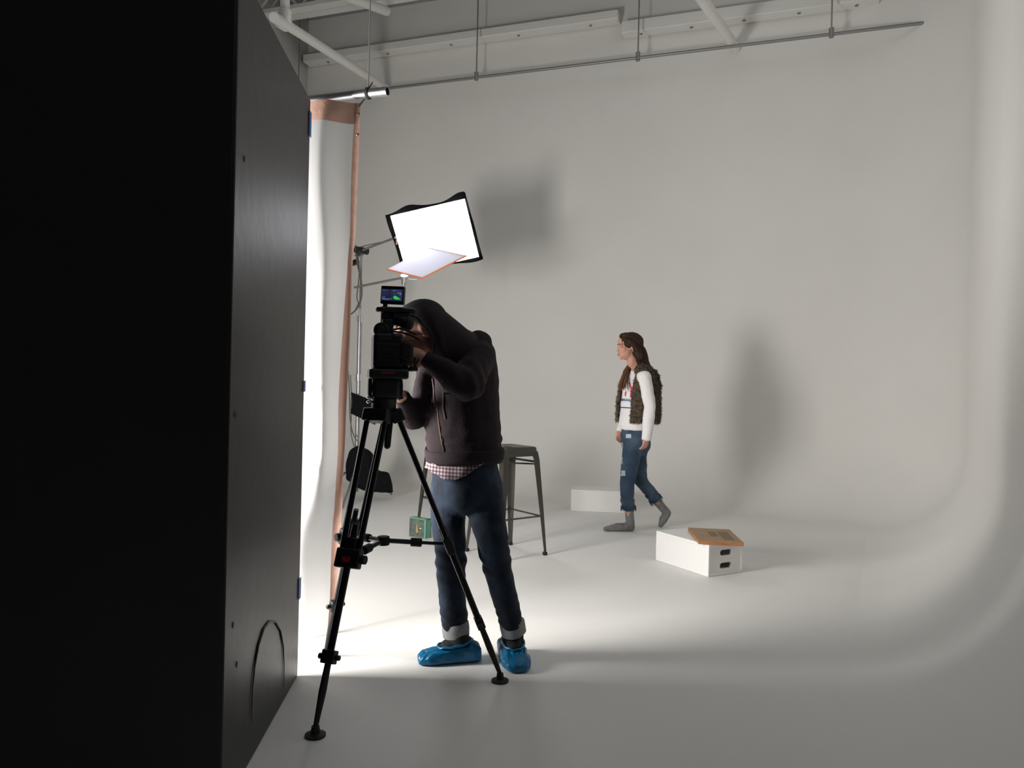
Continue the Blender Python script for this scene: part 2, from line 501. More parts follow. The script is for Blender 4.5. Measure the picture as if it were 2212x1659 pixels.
# ------------------------------------------------------------------ black v-flat boards
fb = at_z(643, 1460)
dv = V((-.069, 1, 0)).normalized()
rr = ray(497, 829)                       # near corner lies on this sight line
k = rr.x / rr.y
ynear = (fb.x + .0691 * fb.y) / (k + .0691)
nb_ = V((k * ynear, ynear, 0))
HB = at(672, 215, fb.y).z
vf = thing('v_flat', 'tall black folding board standing at the left edge, nearly floor to top', 'black board', nb_)
th = .045
nn_ = V((1, .069, 0)).normalized()
g = Geo(); g.prism([nb_, fb, fb - nn_ * th, nb_ - nn_ * th], (0, 0, HB))
g.build('right_board', black_foam, vf, bevel=.006)
lf = nb_ - nn_ * .004 + V((-1.35, -.42, 0))
ln = (lf - nb_).normalized(); lp = V((ln.y, -ln.x, 0))
if lp.y < 0: lp = -lp
g = Geo(); g.prism([nb_ - nn_ * .004, lf, lf + lp * th, nb_ - nn_ * .004 + lp * th], (0, 0, HB))
g.build('left_board', black_foam, vf, bevel=.006)
def on_board(px, py, off=.003):         # a pixel on the right board's face
    r = ray(px, py); o = V((0, 0, CH)); t = (nb_ - o).dot(nn_) / r.dot(nn_)
    return o + r * t + nn_ * off
arc = [(541, 1560), (543, 1490), (548, 1440), (556, 1395), (567, 1360), (580, 1342), (593, 1343), (604, 1362), (610, 1395), (612, 1440), (611, 1500)]
P_ = [on_board(*a) for a in arc]
pts = []
for i in range(len(P_) - 1):
    for q in range(4): pts.append(lerp(P_[i], P_[i + 1], q / 4))
Geo().tube(pts, [.001 + .003 * math.sin(PI * i / (len(pts) - 1)) for i in range(len(pts))], 8).build('arched_crease', black_crease, vf, label='arched dent pressed into the lower black board')
for a in ((528, 343), (511, 1435), (503, 1350), (508, 895)):
    Geo().ell(on_board(*a, 0), (.003, .008, .010), n=10, m=6).build('dent', black_crease, vf)
for (p0, p1, lab) in (((668, 232), (671, 300), 'strip of blue tape near the top of the board edge'), ((652, 822), (655, 846), 'small blue tape tab'), ((639, 1262), (643, 1296), 'small blue tape tab low on the board edge')):
    A0, A1 = on_board(p0[0] - 4, p0[1], .004), on_board(p1[0], p1[1], .004)
    e = fb.copy() + nn_ * .002
    g = Geo(); y0 = fb.y - .035
    b0 = V((fb.x + .0691 * .035, y0, 0)) + nn_ * .003; b1 = fb + nn_ * .003 + dv * .002
    g.prism([b0 + V((0, 0, A0.z)), b1 + V((0, 0, A0.z)), b1 + V((0, 0, A1.z)), b0 + V((0, 0, A1.z))], nn_ * .002)
    g.build('blue_tape', blue_tape, vf, label=lab)

# ------------------------------------------------------------------ duct pipe with hanging diffusion sheet
YD = 3.6
pe = at(837, 197, YD)
dd = (wall_pt(-3) - wall_pt(3)).normalized()
ps = pe + dd * 1.7
du = thing('hanging_pipe', 'silver round pipe hung high left, open dark end to the right', 'pipe', pe)
g = Geo()
axd = (ps - pe).normalized(); s_ = axd.cross(V((0, 0, 1))).normalized(); u_ = s_.cross(axd)
R0 = .0215
rings = [ring(pe + axd * .0, R0 - .003, R0 - .003, s_, u_, 24), ring(pe, R0, R0, s_, u_, 24), ring(ps, R0, R0, s_, u_, 24), ring(ps, R0 - .003, R0 - .003, s_, u_, 24), ]
g.loft([ring(pe + axd * .3, R0 - .003, R0 - .003, s_, u_, 24)] + rings, False)
g.build('pipe_tube', galv, du, fix=False)
g = Geo(); g.cyl(pe + axd * .02, pe + axd * .03, R0 - .003); g.build('pipe_end_shade', black_rubber, du)  # dark disc painting the shade inside the open pipe end
kn = pe + axd * .105
Geo().tube([kn + V((0, 0, R0)), V((kn.x, kn.y, CEIL))], .0035, 8).build('hanging_wire', rod_steel, du)
for k in range(3):
    c = kn + axd * (.004 * (k - 1))
    Geo().tube([c + (s_ * math.cos(q) + u_ * math.sin(q)) * (R0 + .004) for q in [2 * PI * i / 16 for i in range(17)]], .0035, 6).build('tie_loop', rope_m, du)
Geo().tube([kn + V((0, 0, R0)), kn + V((.012, 0, R0 + .02)), kn + V((.02, .0, R0 + .035))], .003, 6).build('tie_end', rope_m, du)

sheet = thing('diffusion_sheet', 'white diffusion cloth with copper-orange border hanging beside the black board', 'diffusion cloth', (pe.x - .1, pe.y, 0))
edge_px = [(779, 221), (776, 300), (772, 400), (768, 500), (762, 560), (759, 640), (757, 720), (753, 800), (748, 880), (745, 960), (741, 1030), (739, 1100), (735, 1160), (731, 1220), (727, 1280), (724, 1330), (722, 1392)]
EDGE = []
for i, (px, py) in enumerate(edge_px):
    t = i / (len(edge_px) - 1)
    EDGE.append(at(px, py, YD + .07 - .12 * t))
SW = 1.25
def edge_at(v):
    x = v * (len(EDGE) - 1); i = min(int(x), len(EDGE) - 2)
    return lerp(EDGE[i], EDGE[i + 1], x - i)
def sheet_fn(d, v):                     # d metres in from the right edge
    e = edge_at(v)
    w_ = .018 * math.sin(d * 9 + v * 5) * min(1, d * 5) + .012 * math.sin(d * 23 + 2 + v * 9) * min(1, d * 8)
    w_ += .03 * nz(V((d * 2, v * 3, 0)), 1.5) * min(1, d * 6)
    fd = .13 + .03 * math.sin(v * 8 + 1) + .02 * math.sin(v * 19); k_ = min(1, d / fd); fold = .15 * k_ * k_ * (3 - 2 * k_)
    sag = .045 * math.sin(min(1, d / .55) * PI) * (1 - v) ** 6
    p = e + dd * d
    return V((p.x, p.y, e.z)) + V((0, -1, 0)) * (w_ + fold) - V((0, 0, sag)) + V((0, 0, .012 * math.sin(d * 14) * v ** 4))
BW = .030
def bw(v): return .026 + .012 * v + .006 * math.sin(v * 19)
g = Geo().grid(lambda u, v: sheet_fn(bw(v) + u * (SW - bw(v)), .035 + .965 * v), 110, 120)
g.build('cloth_panel', lining, sheet, fix=False)
g = Geo().grid(lambda u, v: sheet_fn(bw(v) * u, v), 4, 120)
g.build('side_border', copper_tape, sheet, fix=False, label='copper-orange side border of the cloth')
g = Geo().grid(lambda u, v: sheet_fn(.02 + u * (SW - .02), .0 + .036 * v), 110, 5)
g.build('top_border', copper_tape, sheet, fix=False, label='copper-orange top border of the cloth')
Geo().tube([EDGE[0] + V((-.008, 0, -.02)), lerp(EDGE[0], kn, .5) + V((.004, 0, 0)), kn - V((0, 0, R0))], .004, 8).build('tie_cord', rope_m, sheet)
for v in (.02, .055): Geo().ell(sheet_fn(.012, v) + V((0, -.004, 0)), (.006, .003, .006), n=10, m=6).build('eyelet', galv, sheet)

# ------------------------------------------------------------------ light stand, lamp head, reflector card
YS = 7.6
base = at(762, 1000, YS); base.z = 0
top_ = at(784, 545, YS)
up_ = V((0, 0, 1))
st = thing('light_stand', 'tall silver light stand with cross arms, behind the hanging cloth', 'light stand', base)
def sp(py): 
    z = at(775, py, YS).z
    return V((base.x, base.y, z))
base.x = at(775, 800, YS).x; st.location = base; ORG[st.name] = base.copy()
Geo().tube([sp(1062), sp(690)], .022, 16).build('lower_pole', galv, st)
Geo().tube([sp(700), sp(538)], .011, 12).build('upper_pole', galv, st)
for py in (690, 815): Geo().tube([sp(py + 7), sp(py - 7)], .032, 14).build('collar', chrome, st)
Geo().tube([sp(685), sp(682) + V((-.06, -.01, .01))], .007, 8).build('locking_screw', chrome, st)
for k, (px, py) in enumerate(((846, 1070), (740, 1100), (694, 1082))):
    f0 = at_z(px, py); h = sp(1020)
    h2 = h + (V((f0.x, f0.y, h.z)) - h).normalized() * .12
    Geo().tube([h, h2, f0 + V((0, 0, .02)) + (h2 - f0) * .12, f0 + V((0, 0, .012))], .012, 10).build('leg', galv, st)
cl = sp(541)
Geo().cyl(cl + V((-.05, -.05, 0)), cl + V((.05, .05, .0)), .035, 16).build('grip_head', dark_metal, st)
Geo().cyl(cl + V((-.02, -.06, -.03)), cl + V((-.02, .06, -.03)), .028, 14).build('grip_head', dark_metal, st)
Geo().tube([cl + V((-.07, .03, -.05)), cl, at(855, 513, 6.85)], .011, 10).build('cross_arm', rod_steel, st)
Geo().tube([cl + V((-.06, .05, .03)), cl + V((.02, .0, .045)), at(838, 520, 6.95)], .006, 8).build('cross_arm', rod_steel, st)
g2 = sp(560)
Geo().cyl(g2 + V((-.09, -.04, -.05)), g2 + V((-.05, .04, -.02)), .03, 14).build('grip_head', dark_metal, st)
Geo().tube([at(766, 621, YS), at(873, 599, 6.62)], .011, 10).build('cross_arm', rod_steel, st)
gh = at(874, 603, 6.6)
Geo().cyl(gh + V((0, -.02, .03)), gh + V((.0, .02, -.03)), .033, 16).build('chrome_clamp', chrome, st)
Geo().tube([gh + V((0, 0, -.02)), gh + V((-.015, -.01, -.11))], [.02, .008], 10).build('clamp_handle', galv, st)
Geo().tube([gh + V((.03, 0, 0)), gh + V((.11, -.02, -.01)), gh + V((.15, -.02, .02))], .005, 8).build('clamp_wire', rod_steel, st)

def card(pxs, name_, ymid):             # builds the plane patch from 4 pixels with depths
    return [at(a, b, y) for a, b, y in pxs]
# lamp head
LP = [(848, 464, 6.78), (1004, 431, 6.72), (1034, 553, 6.92), (874, 592, 6.98)]
q4 = [at(*a) for a in LP]
cen = sum(q4, V((0, 0, 0))) / 4
ax = ((q4[1] - q4[0]) + (q4[2] - q4[3])).normalized(); ay = ((q4[0] - q4[3]) + (q4[1] - q4[2])).normalized()
an = ax.cross(ay).normalized(); 
if an.y > 0: an = -an
ay = (ay - ax * ay.dot(ax)).normalized()
hw = ((q4[1] - q4[0]).length + (q4[2] - q4[3]).length) / 4; hh = ((q4[0] - q4[3]).length + (q4[1] - q4[2]).length) / 4
lh = thing('lamp_head', 'glowing white soft lamp panel in a black fabric frame, tilted on the stand arm', 'studio lamp', cen)
def lq(u, v, d=0): return cen + ax * (u * hw) + ay * (v * hh) + an * d
g = Geo().grid(lambda u, v: lq(2 * u - 1, 2 * v - 1, .012 * math.sin(PI * u) * math.sin(PI * v)), 12, 12)
g.build('lamp_face', led_face, lh, fix=False)
g = Geo()
g.loft([[lq(s * 1.03, t * 1.03, -.005) for s, t in ((-1, -1), (1, -1), (1, 1), (-1, 1))],
        [lq(s * 1.03, t * 1.03, -.03) for s, t in ((-1, -1), (1, -1), (1, 1), (-1, 1))],
        [lq(s * .7, t * .7, -.16) for s, t in ((-1, -1), (1, -1), (1, 1), (-1, 1))]])
g.build('lamp_housing', black_fabric, lh, bevel=.008)
def flap(u0, v0, u1, v1, ou, ov, f, name_='fabric_flap'):
    def fn(a, b):
        w0 = f(a)
        return lq(lerp(u0, u1, a) + ou * w0 * b, lerp(v0, v1, a) + ov * w0 * b, -.004 + .02 * b * math.sin(a * 9))
    Geo().grid(fn, 24, 3).build(name_, black_fabric, lh, solid=.006, fix=False)
flap(-1.04, 1.0, 1.04, 1.0, 0, 1, lambda a: .05 + .17 * math.exp(-((a - .27) / .16) ** 2) + .20 * math.exp(-((a - .95) / .16) ** 2))
flap(-1.0, 1.06, -1.0, -1.0, -1, 0, lambda a: .08 + .05 * (1 - a))
flap(1.0, 1.2, 1.0, -1.02, 1, 0, lambda a: .05 + .045 * a)
flap(-1.1, -1.0, 1.1, -1.0, 0, -1, lambda a: .04 + .09 * math.exp(-((a - .9) / .2) ** 2))
Geo().cyl(cen - an * .15, cen - an * .22, .05, 18).build('yoke_mount', dark_metal, lh)
Geo().tube([cen - an * .2, at(855, 513, 6.95)], .014, 10).build('mounting_spigot', rod_steel, lh)
Geo().box(lq(-1.03, 0.12, .006), (.012, .012, .05)).build('orange_tag', copper_tape, lh)
# reflector card
CP = [(836, 582, 6.58), (912, 601, 6.30), (1007, 553, 6.22), (937, 532, 6.5)]
c4 = [at(*a) for a in CP]
c4[3] = c4[0] + c4[2] - c4[1]
cn = (c4[1] - c4[0]).cross(c4[3] - c4[0]).normalized()
cm = sum(c4, V((0, 0, 0))) / 4
cd = thing('reflector_card', 'small white diffusion frame with orange rim hanging under the glowing lamp', 'reflector', cm)
Geo().prism(c4, cn * .004).build('white_panel', mat('white_silk', (.9, .9, .97), .6, transl=.7), cd, smooth=False)
for a_, b_, rad in ((0, 1, .0065), (1, 2, .006), (2, 3, .0045), (3, 0, .003)):
    Geo().tube([c4[a_], c4[b_]], rad, 10, rounded=True).build('orange_rim', mat('orange_rim_%d' % a_, (.75, .22, .06), .5), cd)
# cables on the stand
def cable(pts, r, lab, mt=cable_m):
    P = [at(*p) for p in pts]; out = []
    for i in range(len(P) - 1):
        p0 = P[max(i - 1, 0)]; p1 = P[i]; p2 = P[i + 1]; p3 = P[min(i + 2, len(P) - 1)]
        for k in range(5):
            t = k / 5
            out.append(.5 * ((2 * p1) + (p2 - p0) * t + (2 * p0 - 5 * p1 + 4 * p2 - p3) * t * t + (3 * p1 - p0 - 3 * p2 + p3) * t ** 3))
    out.append(P[-1])
    return tag(Geo().tube(out, r, 8).build('power_cable', mt), lab, 'cable', 'cables on the light stand')
cable([(768, 530, 7.56), (772, 570, 7.54), (780, 605, 7.52), (781, 640, 7.52), (772, 665, 7.53), (758, 679, 7.55)], .008, 'thick grey cable looping from the grip head beside the cloth')
cable([(772, 545, 7.56), (776, 590, 7.55), (771, 640, 7.5), (774, 655, 7.5), (766, 672, 7.52)], .006, 'thin grey cable hanging just left of the stand pole')
cable([(752, 800, 7.5), (755, 850, 7.5), (756, 900, 7.5), (762, 935, 7.5), (775, 957, 7.5)], .006, 'grey cable curving from cloth edge to the stand above the sandbag')
cable([(757, 810, 7.52), (760, 870, 7.5), (758, 930, 7.52), (765, 965, 7.52)], .005, 'second thin cable dropping beside the small black flag')
# small black flag on the stand
fl = [at(758, 848, 7.5), at(820, 872, 7.42), at(810, 918, 7.42), at(757, 893, 7.5)]
t = thing('black_flag', 'small black rectangular flag on the light stand, behind the tripod head', 'flag', sum(fl, V((0, 0, 0))) / 4)
Geo().prism(fl, (0, .012, 0)).build('flag_cloth', black_fabric, t, bevel=.003)
Geo().tube([fl[0] + V((0, .006, 0)), fl[1] + V((0, .006, 0))], .006, 8).build('flag_rod', dark_metal, t)
# sandbag
sb0 = at_z(800, 1062)
t = thing('sandbag', 'black fabric sandbag slumped over the legs of the light stand', 'sandbag', sb0)
def blobpoly(pl, Y, thick, seed):
    pts_ = [at(a, b, Y) for a, b in pl]; c = sum(pts_, V((0, 0, 0))) / len(pts_)
    rings_ = []
    for k, (s, dy) in enumerate(((.80, -1), (.95, -.7), (1, 0), (.95, .7), (.8, 1))):
        rings_.append([c + (p - c) * s + V((0, dy * thick, 0)) for p in pts_])
    return Geo().loft(rings_)
g = blobpoly([(748, 1000), (756, 970), (776, 961), (795, 970), (806, 984), (804, 1010), (808, 1040), (800, 1062), (775, 1056), (749, 1036)], 7.55, .09, 1).fuse(.018, 4).push(lambda p: .012 * nz(p, 12))
g.build('bag_lobe', black_fabric, t)
g = blobpoly([(796, 1008), (822, 1017), (841, 1021), (846, 1045), (849, 1065), (825, 1064), (795, 1062)], 7.62, .08, 2).fuse(.018, 4).push(lambda p: .010 * nz(p, 14, 3))
g.build('bag_lobe', black_fabric, t)
Geo().tube([at(800, 1000, 7.5), at(803, 990, 7.47), at(812, 1012, 7.5)], .012, 8).build('bag_handle', black_fabric, t)

# ------------------------------------------------------------------ tripod
F1 = at_z(681, 1590); F2 = at_z(1080, 1472); F3 = at_z(704, 1419)
apx = (F1 + F2 + F3) / 3
TB = 1.115
ap = V((at(829, 880, apx.y).x, apx.y, TB))
tr = thing('tripod', 'tall black video tripod with mid spreader standing on the white floor', 'tripod', V((ap.x, ap.y, 0)))
Geo().cyl(ap + V((0, 0, -.075)), ap + V((0, 0, .02)), .048, 28).build('bowl', black_plastic, tr, bevel=.004)
Geo().cyl(ap + V((0, 0, .02)), ap + V((0, 0, .032)), .056, 28).build('bowl_rim', black_gloss, tr, bevel=.002)
Geo().tube([ap + V((.028, -.02, -.06)), ap + V((.022, -.03, -.165))], [.014, .013], 16, rounded=True).build('bowl_handle', black_rubber, tr)
mids = []
for k, F in enumerate((F1, F2, F3)):
    d = F - ap; hd = V((d.x, d.y, 0)).normalized(); side = V((-hd.y, hd.x, 0))
    hip = ap + hd * .045 + V((0, 0, -.03))
    foot = F + V((0, 0, .03)); ld = (foot - hip).normalized()
    L_ = (foot - hip).length
    leg = Geo()
    shoulder = Geo().box(hip + ld * .02, (.05, .105, .05), frame(ld, hd).to_3x3()).build('leg_shoulder', black_plastic, tr, bevel=.006)
    a0 = hip + ld * .03; a1 = hip + ld * (L_ * .50)
    lg = Geo()
    for s in (-1, 1): lg.tube([a0 + side * .040 * s, a1 + side * .034 * s], .0105, 14)
    lgo = lg.build('leg', black_alu, tr)
    cst = Geo().box(a1, (.07, .098, .034), frame(ld, hd).to_3x3())
    cst.box(a1 - ld * .05, (.05, .05, .03), frame(ld, hd).to_3x3())
    cst.build('leg_casting', black_plastic, lgo, bevel=.006)
    Geo().box(a1 - hd * .002 + hd * .02, (.02, .03, .008), frame(ld, hd).to_3x3()).build('red_lock_mark', red_plastic, lgo)
    Geo().cyl(a1 + side * .05, a1 + side * .068, .016, 14).build('lock_knob', black_rubber, lgo)
    a2 = hip + ld * (L_ * .80)
    mid = Geo().tube([a1 - ld * .12, a1, a2], [.011, .0135, .013], 14)
    mid.build('leg_middle_tube', black_alu, lgo)
    Geo().box(a2, (.045, .05, .032), frame(ld, hd).to_3x3()).cyl(a2 - side * .042, a2 + side * .042, .009, 10).build('lower_lock', black_plastic, lgo, bevel=.003)
    Geo().tube([a2, hip + ld * (L_ * .90), foot], [.011, .0135, .0085], 12).build('leg_lower_tube', black_rubber, lgo)
    Geo().tube([F + V((0, 0, .001)), F + V((0, 0, .007)), F + V((0, 0, .012)), F + V((0, 0, .034))], [.035, .035, .016, .013], 22).build('rubber_foot', black_rubber, lgo)
    mids.append(a1)
hub = V((at(806, 1178, apx.y).x, apx.y, (mids[0].z + mids[1].z) / 2 + .005))
hub = (mids[0] + mids[1] + mids[2]) / 3 + V((0, 0, .02)); 
spd = Geo().cyl(hub + V((0, 0, -.018)), hub + V((0, 0, .016)), .024, 18).build('spreader_hub', black_rubber, tr, bevel=.003)
for m_ in mids:
    d = (m_ - hub); mm = hub + d * .5
    Geo().tube([hub, mm], .010, 12).tube([mm, hub + d * .93], .007, 12).build('spreader_arm', dark_metal, spd)
    Geo().cyl(mm - d.normalized() * .022, mm + d.normalized() * .022, .017, 14).build('spreader_lock', black_rubber, spd, bevel=.003)

# fluid head
def rotz(a): return Matrix.Rotation(a, 3, 'Z')
Rc = rotz(math.radians(14))
def cp(px, py, dy=0): return at(px, py, ap.y + dy)
fh = thing('fluid_head', 'bulky black fluid head with silver levers between tripod and camera', 'tripod head', ap + V((0, 0, .032)))
hb = cp(834, 842)
hb.y = ap.y
g = Geo().cyl(ap + V((0, 0, .033)), ap + V((0, 0, .055)), .043, 26); g.build('pan_base', black_gloss, fh, bevel=.003)
c0 = V((ap.x + .004, ap.y, cp(834, 838).z))
Geo().box(c0, (.108, .115, .085), Rc).build('drag_body', black_plastic, fh, bevel=.018, seg=4)
for s in (-1, 1): Geo().cyl(c0 + Rc @ V((s * .052, 0, .0)), c0 + Rc @ V((s * .066, 0, 0)), .036, 24).build('drag_dial', black_rubber, fh, bevel=.004)
c1 = V((ap.x + .012, ap.y, cp(834, 808).z))
Geo().box(c1, (.150, .155, .038), Rc).build('camera_plate', black_plastic, fh, bevel=.010, seg=3)
Geo().box(c1 + Rc @ V((-.005, -.079, .004)), (.055, .004, .006), Rc).build('red_plate_latch', red_plastic, fh)
for dz in (0, -.018):
    p = V((ap.x - .05, ap.y - .035, cp(806, 858).z + dz))
    Geo().ell(p, (.012, .012, .007), n=14, m=8).tube([p, p + V((.03, .02, 0))], .004, 8).build('silver_lever', chrome, fh)
ph0 = c0 + V((.055, -.01, -.01))
Geo().tube([ph0, at(861, 845, 3.05), at(866, 862, 3.045)], [.011, .010, .012], 12).build('pan_handle', black_alu, fh)

# ------------------------------------------------------------------ cinema camera
ca = thing('cinema_camera', 'black cinema camera rig with grip and cables on the fluid head', 'camera', c1 + V((0, 0, .02)))
Bm = cp(850, 762, -.0)
def blk(px0, py0, px1, py1, dy, depth, name_, m_=black_plastic, bev=.008, rot=Rc, parent=ca, seg=3):
    c = cp((px0 + px1) / 2, (py0 + py1) / 2, dy)
    k = (ap.y + dy) / FPX
    return Geo().box(c, (abs(px1 - px0) * k * .96, depth, abs(py1 - py0) * k), rot).build(name_, m_, parent, bevel=bev, seg=seg)
body = blk(803, 721, 870, 798, .02, .15, 'camera_body', bev=.016)
blk(812, 742, 862, 745, -.062, .004, 'body_seam', dark_metal, .001, parent=body)
for i in range(4): blk(816, 762 + i * 7, 856, 764 + i * 7, -.062, .004, 'vent_slot', black_rubber, .0005, parent=body)
blk(820, 729, 846, 734, -.064, .004, 'body_display', dark_metal, .001, parent=body)
blk(860, 738, 892, 790, .0, .09, 'hand_grip', black_rubber, .016)
for px in (882, 897):
    Geo().tube([cp(px, 772, .0), cp(px, 795, .0)], .006, 12).build('rod', chrome if px == 882 else dark_metal, ca)
Geo().tube([cp(878, 798, .0), cp(902, 797, .0)], .009, 12).build('rod_bridge', black_plastic, ca)
Geo().cyl(cp(870, 775, -.01), cp(870, 775, -.03), .009, 14).build('silver_knob', chrome, ca)
blk(868, 790, 878, 806, .03, .05, 'rod_bracket', black_plastic, .004)
# round follow-focus disc
fdc = cp(826, 714, -.02)
ff = Geo().cyl(fdc + V((0, -.03, 0)), fdc + V((0, .01, 0)), .030, 30).build('focus_wheel', black_rubber, ca, bevel=.005)
Geo().cyl(fdc + V((0, -.034, 0)), fdc + V((0, -.03, 0)), .015, 24).build('wheel_cap', dark_metal, ff, bevel=.002)
blk(824, 690, 848, 728, .03, .10, 'lens_mount', bev=.008)
lens_d = V((.04, 1, 0)).normalized()
l0 = cp(842, 748, .10)
Geo().tube([l0, l0 + lens_d * .07, l0 + lens_d * .075, l0 + lens_d * .16], [.042, .042, .048, .050], 30).build('lens', black_gloss, ca)
# top handle
blk(818, 664, 900, 677, .01, .045, 'top_handle', bev=.010)
blk(822, 672, 848, 700, .03, .05, 'handle_post', bev=.006)
blk(812, 664, 826, 673, -.0, .05, 'microphone_mount', black_rubber, .006)
blk(846, 676, 884, 690, .02, .05, 'audio_unit', bev=.006)
# viewfinder towards the operator
ev = Geo().tube([cp(848, 688, .02), cp(868, 694, .0), cp(876, 697, -.005)], [.020, .022, .022], 20).build('viewfinder', black_plastic, ca, bevel=.003)
Geo().tube([cp(874, 697, -.005), cp(884, 700, -.01), cp(890, 702, -.012)], [.022, .027, .020], 20).build('eyecup', black_rubber, ev)
# cables
for nm, pts in (('lead', [(850, 712), (866, 709), (880, 714), (898, 722), (912, 721)]), ('lead', [(846, 716), (866, 718), (884, 723), (905, 733), (915, 736)]),
                ('lead', [(884, 680), (898, 684), (908, 692), (912, 700)]), ('lead', [(862, 770), (880, 780), (900, 786), (905, 775)])):
    P = [cp(a, b, -.085 if i in (1, 2, 3) else -.04) for i, (a, b) in enumerate(pts)]
    Geo().tube([p for i in range(len(P) - 1) for p in [lerp(P[i], P[i + 1], q / 4) for q in range(4)]] + [P[-1]], .0038, 8).build('cable', black_rubber, ca)
# monitor on top
mo = thing('field_monitor', 'small black monitor with lit dark blue picture atop the camera', 'monitor', cp(838, 664, .0))
mc = cp(849, 638, 0); MR = Matrix.Rotation(math.radians(2.6), 3, 'Y') @ rotz(math.radians(-12))
kk = ap.y / FPX
Geo().box(mc, (53 * kk, .022, 39 * kk), MR).build('monitor_case', black_plastic, mo, bevel=.004)
scn = Geo().box(mc + MR @ V((0, -.0115, .0)), (47 * kk, .002, 25 * kk), MR).build('screen', screen_m, mo)
Geo().box(mc + MR @ V((0, -.0117, .5 * 30 * kk)), (48 * kk, .0015, 6 * kk), MR).build('screen_bezel', black_gloss, mo)
def onscr(u, v, d=-.0135): return mc + MR @ V((u * kk, d, v * kk))
gg = Geo().prism([onscr(a, b) for a, b in ((4, -3), (8, -1.5), (15, -5), (20.5, -9), (9, -9.6), (4, -7))], MR @ V((0, .001, 0)))
gg.build('green_waveform', scr_green, scn, smooth=False)
for (u0, v0, u1, v1) in ((-22, -6, -14, -5), (-23, -9, 2, -8), (0, 9, 10, 9.8), (-22, 9.4, -8, 10), (13, 3.5, 17, 5.5), (18, 1, 21, 5), (5, 1.5, 8, 2.3), (-20, -10.6, -4, -9.8)):
    g = Geo(); n_ = max(2, int((u1 - u0) / 2))
    for i in range(n_):
        a0 = lerp(u0, u1, i / n_); a1 = lerp(u0, u1, (i + .6) / n_); j = .4 * math.sin(i * 2.3 + u0)
        g.prism([onscr(a0, v0 + j), onscr(a1, v0 + j), onscr(a1, v1 + j), onscr(a0, v1 + j)], MR @ V((0, .001, 0)))
    g.build('screen_readout', scr_text, scn, smooth=False)
Geo().cyl(cp(832, 666, 0), cp(832, 656, 0), .009, 14).build('monitor_arm', black_plastic, mo)

# ------------------------------------------------------------------ stools
def make_stool():
    t = thing('bar_stool', '', 'stool', V((0, 0, 0)), 'metal bar stools')
    H, a, b = .76, .152, .205
    def sq(s, z, rr=.035, n=5):
        out = []
        for cxn, cyn, a0 in ((1, 1, 0), (-1, 1, PI / 2), (-1, -1, PI), (1, -1, 1.5 * PI)):
            for k in range(n + 1):
                q = a0 + PI / 2 * k / n
                out.append(V((cxn * (s - rr) + rr * math.cos(q), cyn * (s - rr) + rr * math.sin(q), z)))
        return out
    g = Geo().loft([sq(a - .02, H - .004), sq(a - .006, H), sq(a, H - .006), sq(a + .002, H - .03), sq(a + .006, H - .062)], False)
    top = sq(a - .02, H - .004)
    g.add(top, [tuple(range(len(top)))])
    g.build('seat', stool_metal, t, solid=.002)
    Geo().prism([V((x, y, H - .0035)) for x, y in ((-.035, -.012), (.035, -.012), (.042, 0), (.035, .012), (-.035, .012), (-.042, 0))], (0, 0, .001)).build('hand_slot', black_rubber, t)
    for sx, sy in ((1, 1), (-1, 1), (-1, -1), (1, -1)):
        g = Geo(); rings_ = []
        for z, s, w in ((H - .03, a - .002, .056), (H - .09, a + .008, .050), (.30, lerp(a, b, .66), .034), (.02, b, .020)):
            c = V((sx * s, sy * s, z)); tck = .004
            rings_.append([c, c - V((sx * w, 0, 0)), c - V((sx * w, sy * tck, 0)), c - V((sx * tck * 3, sy * tck * 3, 0)), c - V((sx * tck, sy * w, 0)), c - V((0, sy * w, 0))])
        g.loft(rings_); lo = g.build('leg', stool_metal, t, smooth=False)
        Geo().box((sx * (b - .008), sy * (b - .008), .012), (.026, .026, .024)).build('rubber_foot', black_rubber, lo, bevel=.003)
    def lz(z): return lerp(a, b, (H - z) / H) - .012
    for z, r in ((.275, .008), (.655, .006)):
        s = lz(z); c = [V((s, s, z)), V((-s, s, z)), V((-s, -s, z)), V((s, -s, z))]
        for i in range(4):
            if z > .6 and i % 2: continue
            Geo().box((c[i] + c[(i + 1) % 4]) / 2, ((c[1] - c[0]).length if i % 2 == 0 else .016, .016 if i % 2 == 0 else (c[1] - c[0]).length, .010 if z < .6 else .014)).build('footrest_bar' if z < .5 else 'cross_brace', stool_metal, t, bevel=.002)
    # diagonal brace under the seat
    s = lz(.64); Geo().tube([V((s, s, .64)), V((-s, -s, .64))], .006, 8).tube([V((-s, s, .64)), V((s, -s, .64))], .006, 8).build('cross_brace', stool_metal, t)
    return t
stool = make_stool()
a_ = at_z(1177, 1200); b_ = at_z(1103, 1178); c_ = at_z(1009, 1190)
stool.location = (a_ + c_) / 2
stool.rotation_euler.z = math.atan2((a_ - b_).y, (a_ - b_).x)
stool['label'] = 'gunmetal metal bar stool whose seat shows right of the standing man'
s2 = copy_tree(stool)
s2['label'] = 'gunmetal bar stool hidden behind the man, one leg showing above the green box'
f2 = at_z(899, 1152)
s2.location = V((f2.x + .275, f2.y + .06, 0)); s2.rotation_euler.z = math.radians(38)

